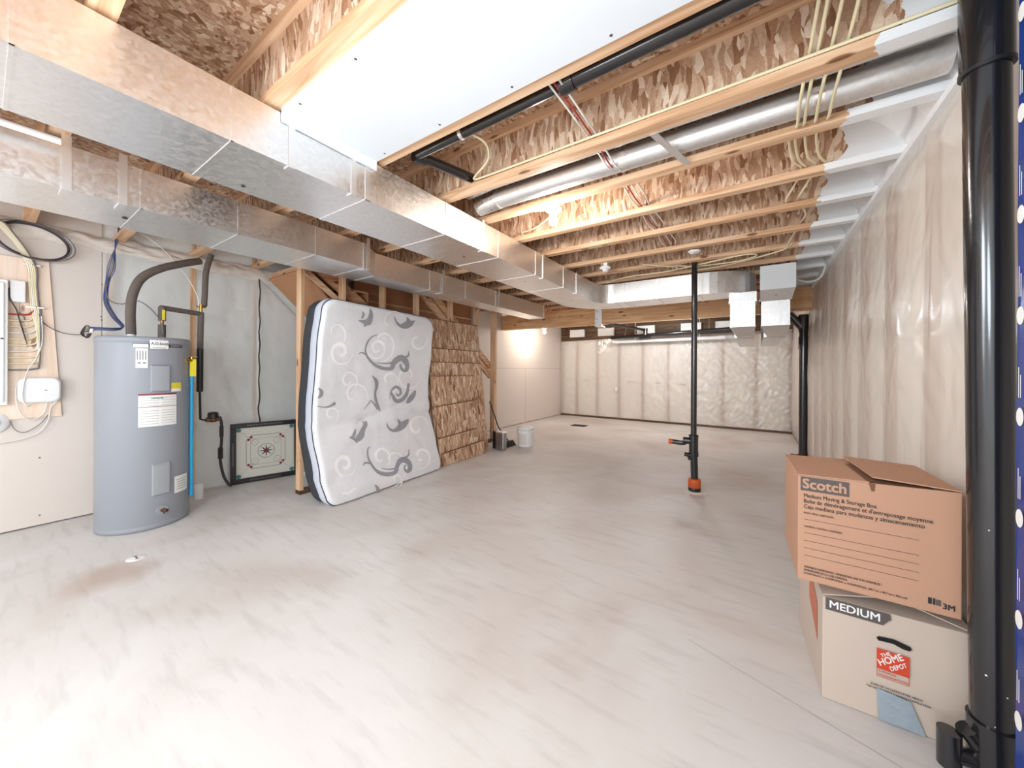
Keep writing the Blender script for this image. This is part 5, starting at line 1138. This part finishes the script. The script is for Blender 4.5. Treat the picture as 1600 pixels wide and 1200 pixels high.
xm = 0.43
flap((bx0_, by0_ + 0.005, 0.404), (xm - 0.012, by0_ + 0.02, 0.448), (xm - 0.012, by1_, 0.462), (bx0_ - 0.02, by1_, 0.432), 0.004, 'card_pale', 'flap', T)
flap((xm + 0.0, by0_ + 0.03, 0.452), (bx1_, by0_ + 0.015, 0.406), (bx1_, by1_, 0.432), (xm + 0.0, by1_, 0.462), 0.004, 'card_pale', 'flap', T)
fy = by0_ - 0.0015
def fp(u, v, y=fy): q = ony(u, v, y); return q
def front(u, v, y, ang=0.0):
    q = ony(u, v, y); ca, sa = math.cos(ang), math.sin(ang)
    return lambda x, z: (q.x + x * ca - z * sa, y + (q.x + x * ca - q.x) * 0.0 - 0.0004 + max(0, (q.x + x * ca)) * 0, q.z + x * sa + z * ca)
fy2 = by0_ - 0.002
mb = MB()
g0, g1 = ony(1290, 934, fy2), ony(1391, 960, fy2)
gx0, gx1, gz1 = g0.x, 0.418, g0.z + 0.004; gz0 = gz1 - 0.048
mb.add([(gx0, fy2, gz0), (gx1 - 0.015, fy2, gz0), (gx1, fy2, gz0 + 0.022), (gx1 + 0.006, fy2, gz0 + 0.026), (gx1 + 0.004, fy2, gz1), (gx0, fy2, gz1)], [(0, 1, 2, 3, 4, 5)], 0)
text(mb, 'MEDIUM', 0.040, lambda x, z: (gx0 + 0.012 + x, fy2 - 0.0008, gz0 + 0.011 + z), 1, 0.035, gx1 - gx0 - 0.035)
build('size_mark', mb, ['grey_ink', 'white_paper'], T)
mb = MB(); hc = ony(1396, 1007, fy2)
pts = [(-0.058, 0.008), (-0.050, 0.017), (-0.03, 0.019), (0.0, 0.022), (0.012, 0.020), (0.055, 0.010), (0.060, 0.0), (0.052, -0.009), (0.030, -0.008), (0.0, 0.002), (-0.02, 0.001), (-0.05, -0.002)]
mb.add([(hc.x + a * .78, fy2 - 0.0004, hc.z + b * .85) for a, b in pts], [tuple(range(len(pts)))]); build('handle_hole', mb, 'black_hole', T)
mb = MB(); l0 = ony(1370, 1010, fy2); l1 = ony(1421, 1058, fy2)
lx0, lx1 = l0.x, l1.x; lz1 = ony(1370, 1012, fy2).z; lz0 = lz1 - (lx1 - lx0) * 0.88; lw = lx1 - lx0
mb.quad((lx0, fy2, lz0), (lx1, fy2, lz0), (lx1, fy2, lz1), (lx0, fy2, lz1), 0)
def diag(x0_, z0_, s=1):
    ca, sa = math.cos(R(38)), math.sin(R(38)); return lambda x, z: (lx0 + lw * x0_ + x * ca - z * sa * 0.6, fy2 - 0.0008, lz0 + lw * z0_ + x * sa + z * ca)
text(mb, 'THE', 0.020, diag(0.16, 0.52), 1, 0.04, lw * 0.36); text(mb, 'HOME', 0.036, diag(0.12, 0.14), 1, 0.04, lw * 0.92); text(mb, 'DEPOT', 0.024, diag(0.46, 0.06), 1, 0.04, lw * 0.62)
fz1 = lz0; fz0 = fz1 - 0.030
for (a, b, c, d) in ((lx0, lx1, fz0, fz0 + 0.0015), (lx0, lx0 + 0.0015, fz0, fz1), (lx1 - 0.0015, lx1, fz0, fz1)): mb.quad((a, fy2, c), (b, fy2, c), (b, fy2, d), (a, fy2, d), 0)
text(mb, 'CANADA', 0.011, lambda x, z: (lx0 + 0.005 + x, fy2 - 0.0006, fz1 - 0.011 + z), 0, 0.02, lw * 0.55)
text(mb, 'FOUNDATION', 0.011, lambda x, z: (lx0 + 0.005 + x, fy2 - 0.0006, fz0 + 0.005 + z), 0, 0.02, lw * 0.9)
build('store_logo', mb, ['depot_orange', 'white_paper'], T)
mb = MB(); q = ony(1360, 1068, fy2)
text(mb, 'SCAN ME TO LEARN MORE ABOUT', 0.010, lambda x, z: (q.x + x, fy2 - 0.0004, q.z + z), 0, 0.03, 0.135)
text(mb, 'THE HOME DEPOT CANADA FOUNDATION', 0.010, lambda x, z: (q.x - 0.012 + x, fy2 - 0.0004, q.z - 0.013 + z), 0, 0.03, 0.165)
build('caption', mb, 'ink', T)
mb = MB(); a, b, c, d = ony(1370, 1074, fy2), ony(1410, 1086, fy2), ony(1428, 1145, fy2), ony(1374, 1130, fy2)
tz = a.z
mb.grid(lambda u, v: (lerp(lerp(a.x, a.x + 0.088, u), lerp(a.x + 0.004, a.x + 0.125, u), v), fy2 - 0.001 - 0.0015 * abs(nz(u * 5, v * 6)), lerp(tz - 0.01 * u, 0.004, v)), 10, 12)
build('tape', mb, 'duct_tape', T)
mb = MB(); sxx = bx0_ - 0.0025
mb.add([(sxx - 0.004, 1.96, 0.17), (sxx - 0.004, 1.96, 0.33), (sxx - 0.014, 2.12, 0.41), (sxx - 0.014, 2.12, 0.27)], [(0, 1, 2, 3)])
build('side_print', mb, 'faded_orange', T)
mb = MB().box(0.33, 0.36, by0_ + 0.03, by0_ + 0.06, 0.4435, 0.4445); build('flap_mark', mb, 'grey_ink', T)

# upper box
ux0, ux1, uy0, uy1, uz0, uz1 = 0.150, 0.578, 1.822, 2.245, 0.4715, 0.885
T = thing('moving_box', ((ux0 + ux1) / 2, (uy0 + uy1) / 2, uz0), 'brown cardboard moving box with printed text and lines, stacked on the pale box', 'box')
mb = MB().hexa([(ux0, uy0, uz0), (ux1, uy0, uz0 + 0.0), (ux1, uy1, uz0), (ux0 - 0.015, uy1, uz0), (ux0, uy0, uz1 - 0.004), (ux1, uy0, uz1 + 0.008), (ux1, uy1, uz1), (ux0 - 0.015, uy1, uz1 - 0.012)])
build('carton', mb, 'card', T, 0.003)
xm = 0.355
flap((ux0, uy0, uz1 - 0.003), (xm, uy0 + 0.002, uz1 + 0.002), (xm, uy1, uz1 - 0.002), (ux0 - 0.015, uy1, uz1 - 0.010), 0.004, 'card', 'flap', T)
flap((xm + 0.012, uy0 + 0.02, uz1 + 0.018), (ux1, uy0 + 0.004, uz1 + 0.010), (ux1 + 0.0, uy1, uz1 + 0.002), (xm - 0.01, uy1, uz1 + 0.012), 0.004, 'card', 'flap', T)
build('gap', MB().add([(xm - 0.006, uy0 + 0.004, uz1 + 0.0065), (ux1 - 0.06, uy0 + 0.004, uz1 + 0.0065), (ux1 - 0.06, uy0 + 0.12, uz1 + 0.0065), (xm - 0.02, uy1 - 0.12, uz1 + 0.0065)], [(0, 1, 2, 3)]), 'card_dark', T)
f1 = uy0 - 0.0015
def F(u, v): return ony(u, v, f1)
mb = MB(); s0, s1 = F(1251, 747), F(1327, 772)
sx0_, sx1_, sz0, sz1 = s0.x, s1.x, F(1251, 765.5).z, F(1251, 744).z
mb.quad((sx0_, f1, sz0), (sx1_, f1, sz0), (sx1_, f1, sz1), (sx0_, f1, sz1), 0)
text(mb, 'Scotch', 0.052, lambda x, z: (sx0_ + 0.006 + x, f1 - 0.0006, sz0 + 0.010 + z), 1, 0.05, sx1_ - sx0_ - 0.014)
build('logo', mb, ['grey_ink', 'card'], T)
mb = MB()
def row(body, v_, u_end, size, bold=0.0, u0=1256):
    a_ = F(u0, v_); e_ = F(u_end, v_); text(mb, body, size, lambda x, z: (a_.x + x, f1 - 0.0005, a_.z + z), 0, bold, e_.x - a_.x)
row('Medium Moving & Storage Box', 776.5, 1370, 0.0215, 0.012)
row('Boîte de déménagement et d\'entreposage moyenne', 785, 1458, 0.0215, 0.012)
row('Caja mediana para mudanzas y almacenamiento', 793.5, 1445, 0.0215, 0.012)
row('ROOM / PIÈCE / HABITACIÓN', 802, 1302, 0.010, 0.02); row('CONTENTS / CONTENU / CONTENIDO', 823, 1316, 0.010, 0.02)
for v_ in (811, 832, 844, 855.5, 867):
    a_ = F(1256, v_); e_ = F(1436, v_); mb.quad((a_.x, f1, a_.z), (e_.x, f1, a_.z), (e_.x, f1, a_.z + 0.0012), (a_.x, f1, a_.z + 0.0012))
row('ASSEMBLED DIMENSIONS / DIMENSIONS UNE FOIS ASSEMBLÉE /', 886, 1378, 0.011, 0.02); row('DIMENSIONES DE LA CAJA CERRADA', 891, 1324, 0.011, 0.02)
row('16 IN/PO/PULG. x 16 IN/PO/PULG. x 16 IN/PO/PULG. (40,7 cm x 40,7 cm x 40,6 cm)', 896, 1417, 0.011, 0.02)
build('box_lettering', mb, 'ink', T)
mb = MB(); a_ = F(1450, 938); k0 = a_.x; kz = uz0 + 0.030
mb.quad((k0, f1, kz), (k0 + 0.009, f1, kz), (k0 + 0.009, f1, kz + 0.022), (k0, f1, kz + 0.022)).quad((k0 + 0.011, f1, kz), (k0 + 0.017, f1, kz), (k0 + 0.017, f1, kz + 0.022), (k0 + 0.011, f1, kz + 0.022))
mb.quad((k0 + 0.018, f1, kz), (k0 + 0.030, f1, kz), (k0 + 0.030, f1, kz + 0.02), (k0 + 0.018, f1, kz + 0.02), 1)
text(mb, '3M', 0.026, lambda x, z: (k0 + 0.034 + x, f1 - 0.0005, kz - 0.006 + z), 0, 0.05, 0.027)
build('maker_mark', mb, ['ink', 'grey_ink'], T)
mb = MB(); a_ = F(1357, 752)
mb.add([(a_.x, f1 - 0.0005, uz1 + 0.002), (a_.x + 0.018, f1 - 0.0005, uz1 + 0.002), (a_.x + 0.016, f1 - 0.0005, uz1 - 0.026), (a_.x + 0.008, f1 - 0.0005, uz1 - 0.027)], [(0, 3, 2, 1)]); build('tape', mb, 'card_dark', T)

# saw-cut line in the concrete near the boxes
a_, b_ = onz(1110, 1020, 0), onz(1290, 1128, 0)
dd = (b_ - a_).normalized(); nn = Vector((-dd.y, dd.x, 0)) * 0.0008
struct('trim_floor_joint', MB().add([tuple(a_ - dd * .1 + nn + Vector((0, 0, .0006))), tuple(a_ - dd * .1 - nn + Vector((0, 0, .0006))), tuple(b_ + dd - nn + Vector((0, 0, .0006))), tuple(b_ + dd + nn + Vector((0, 0, .0006)))], [(0, 1, 2, 3)]), 'grey_cable')
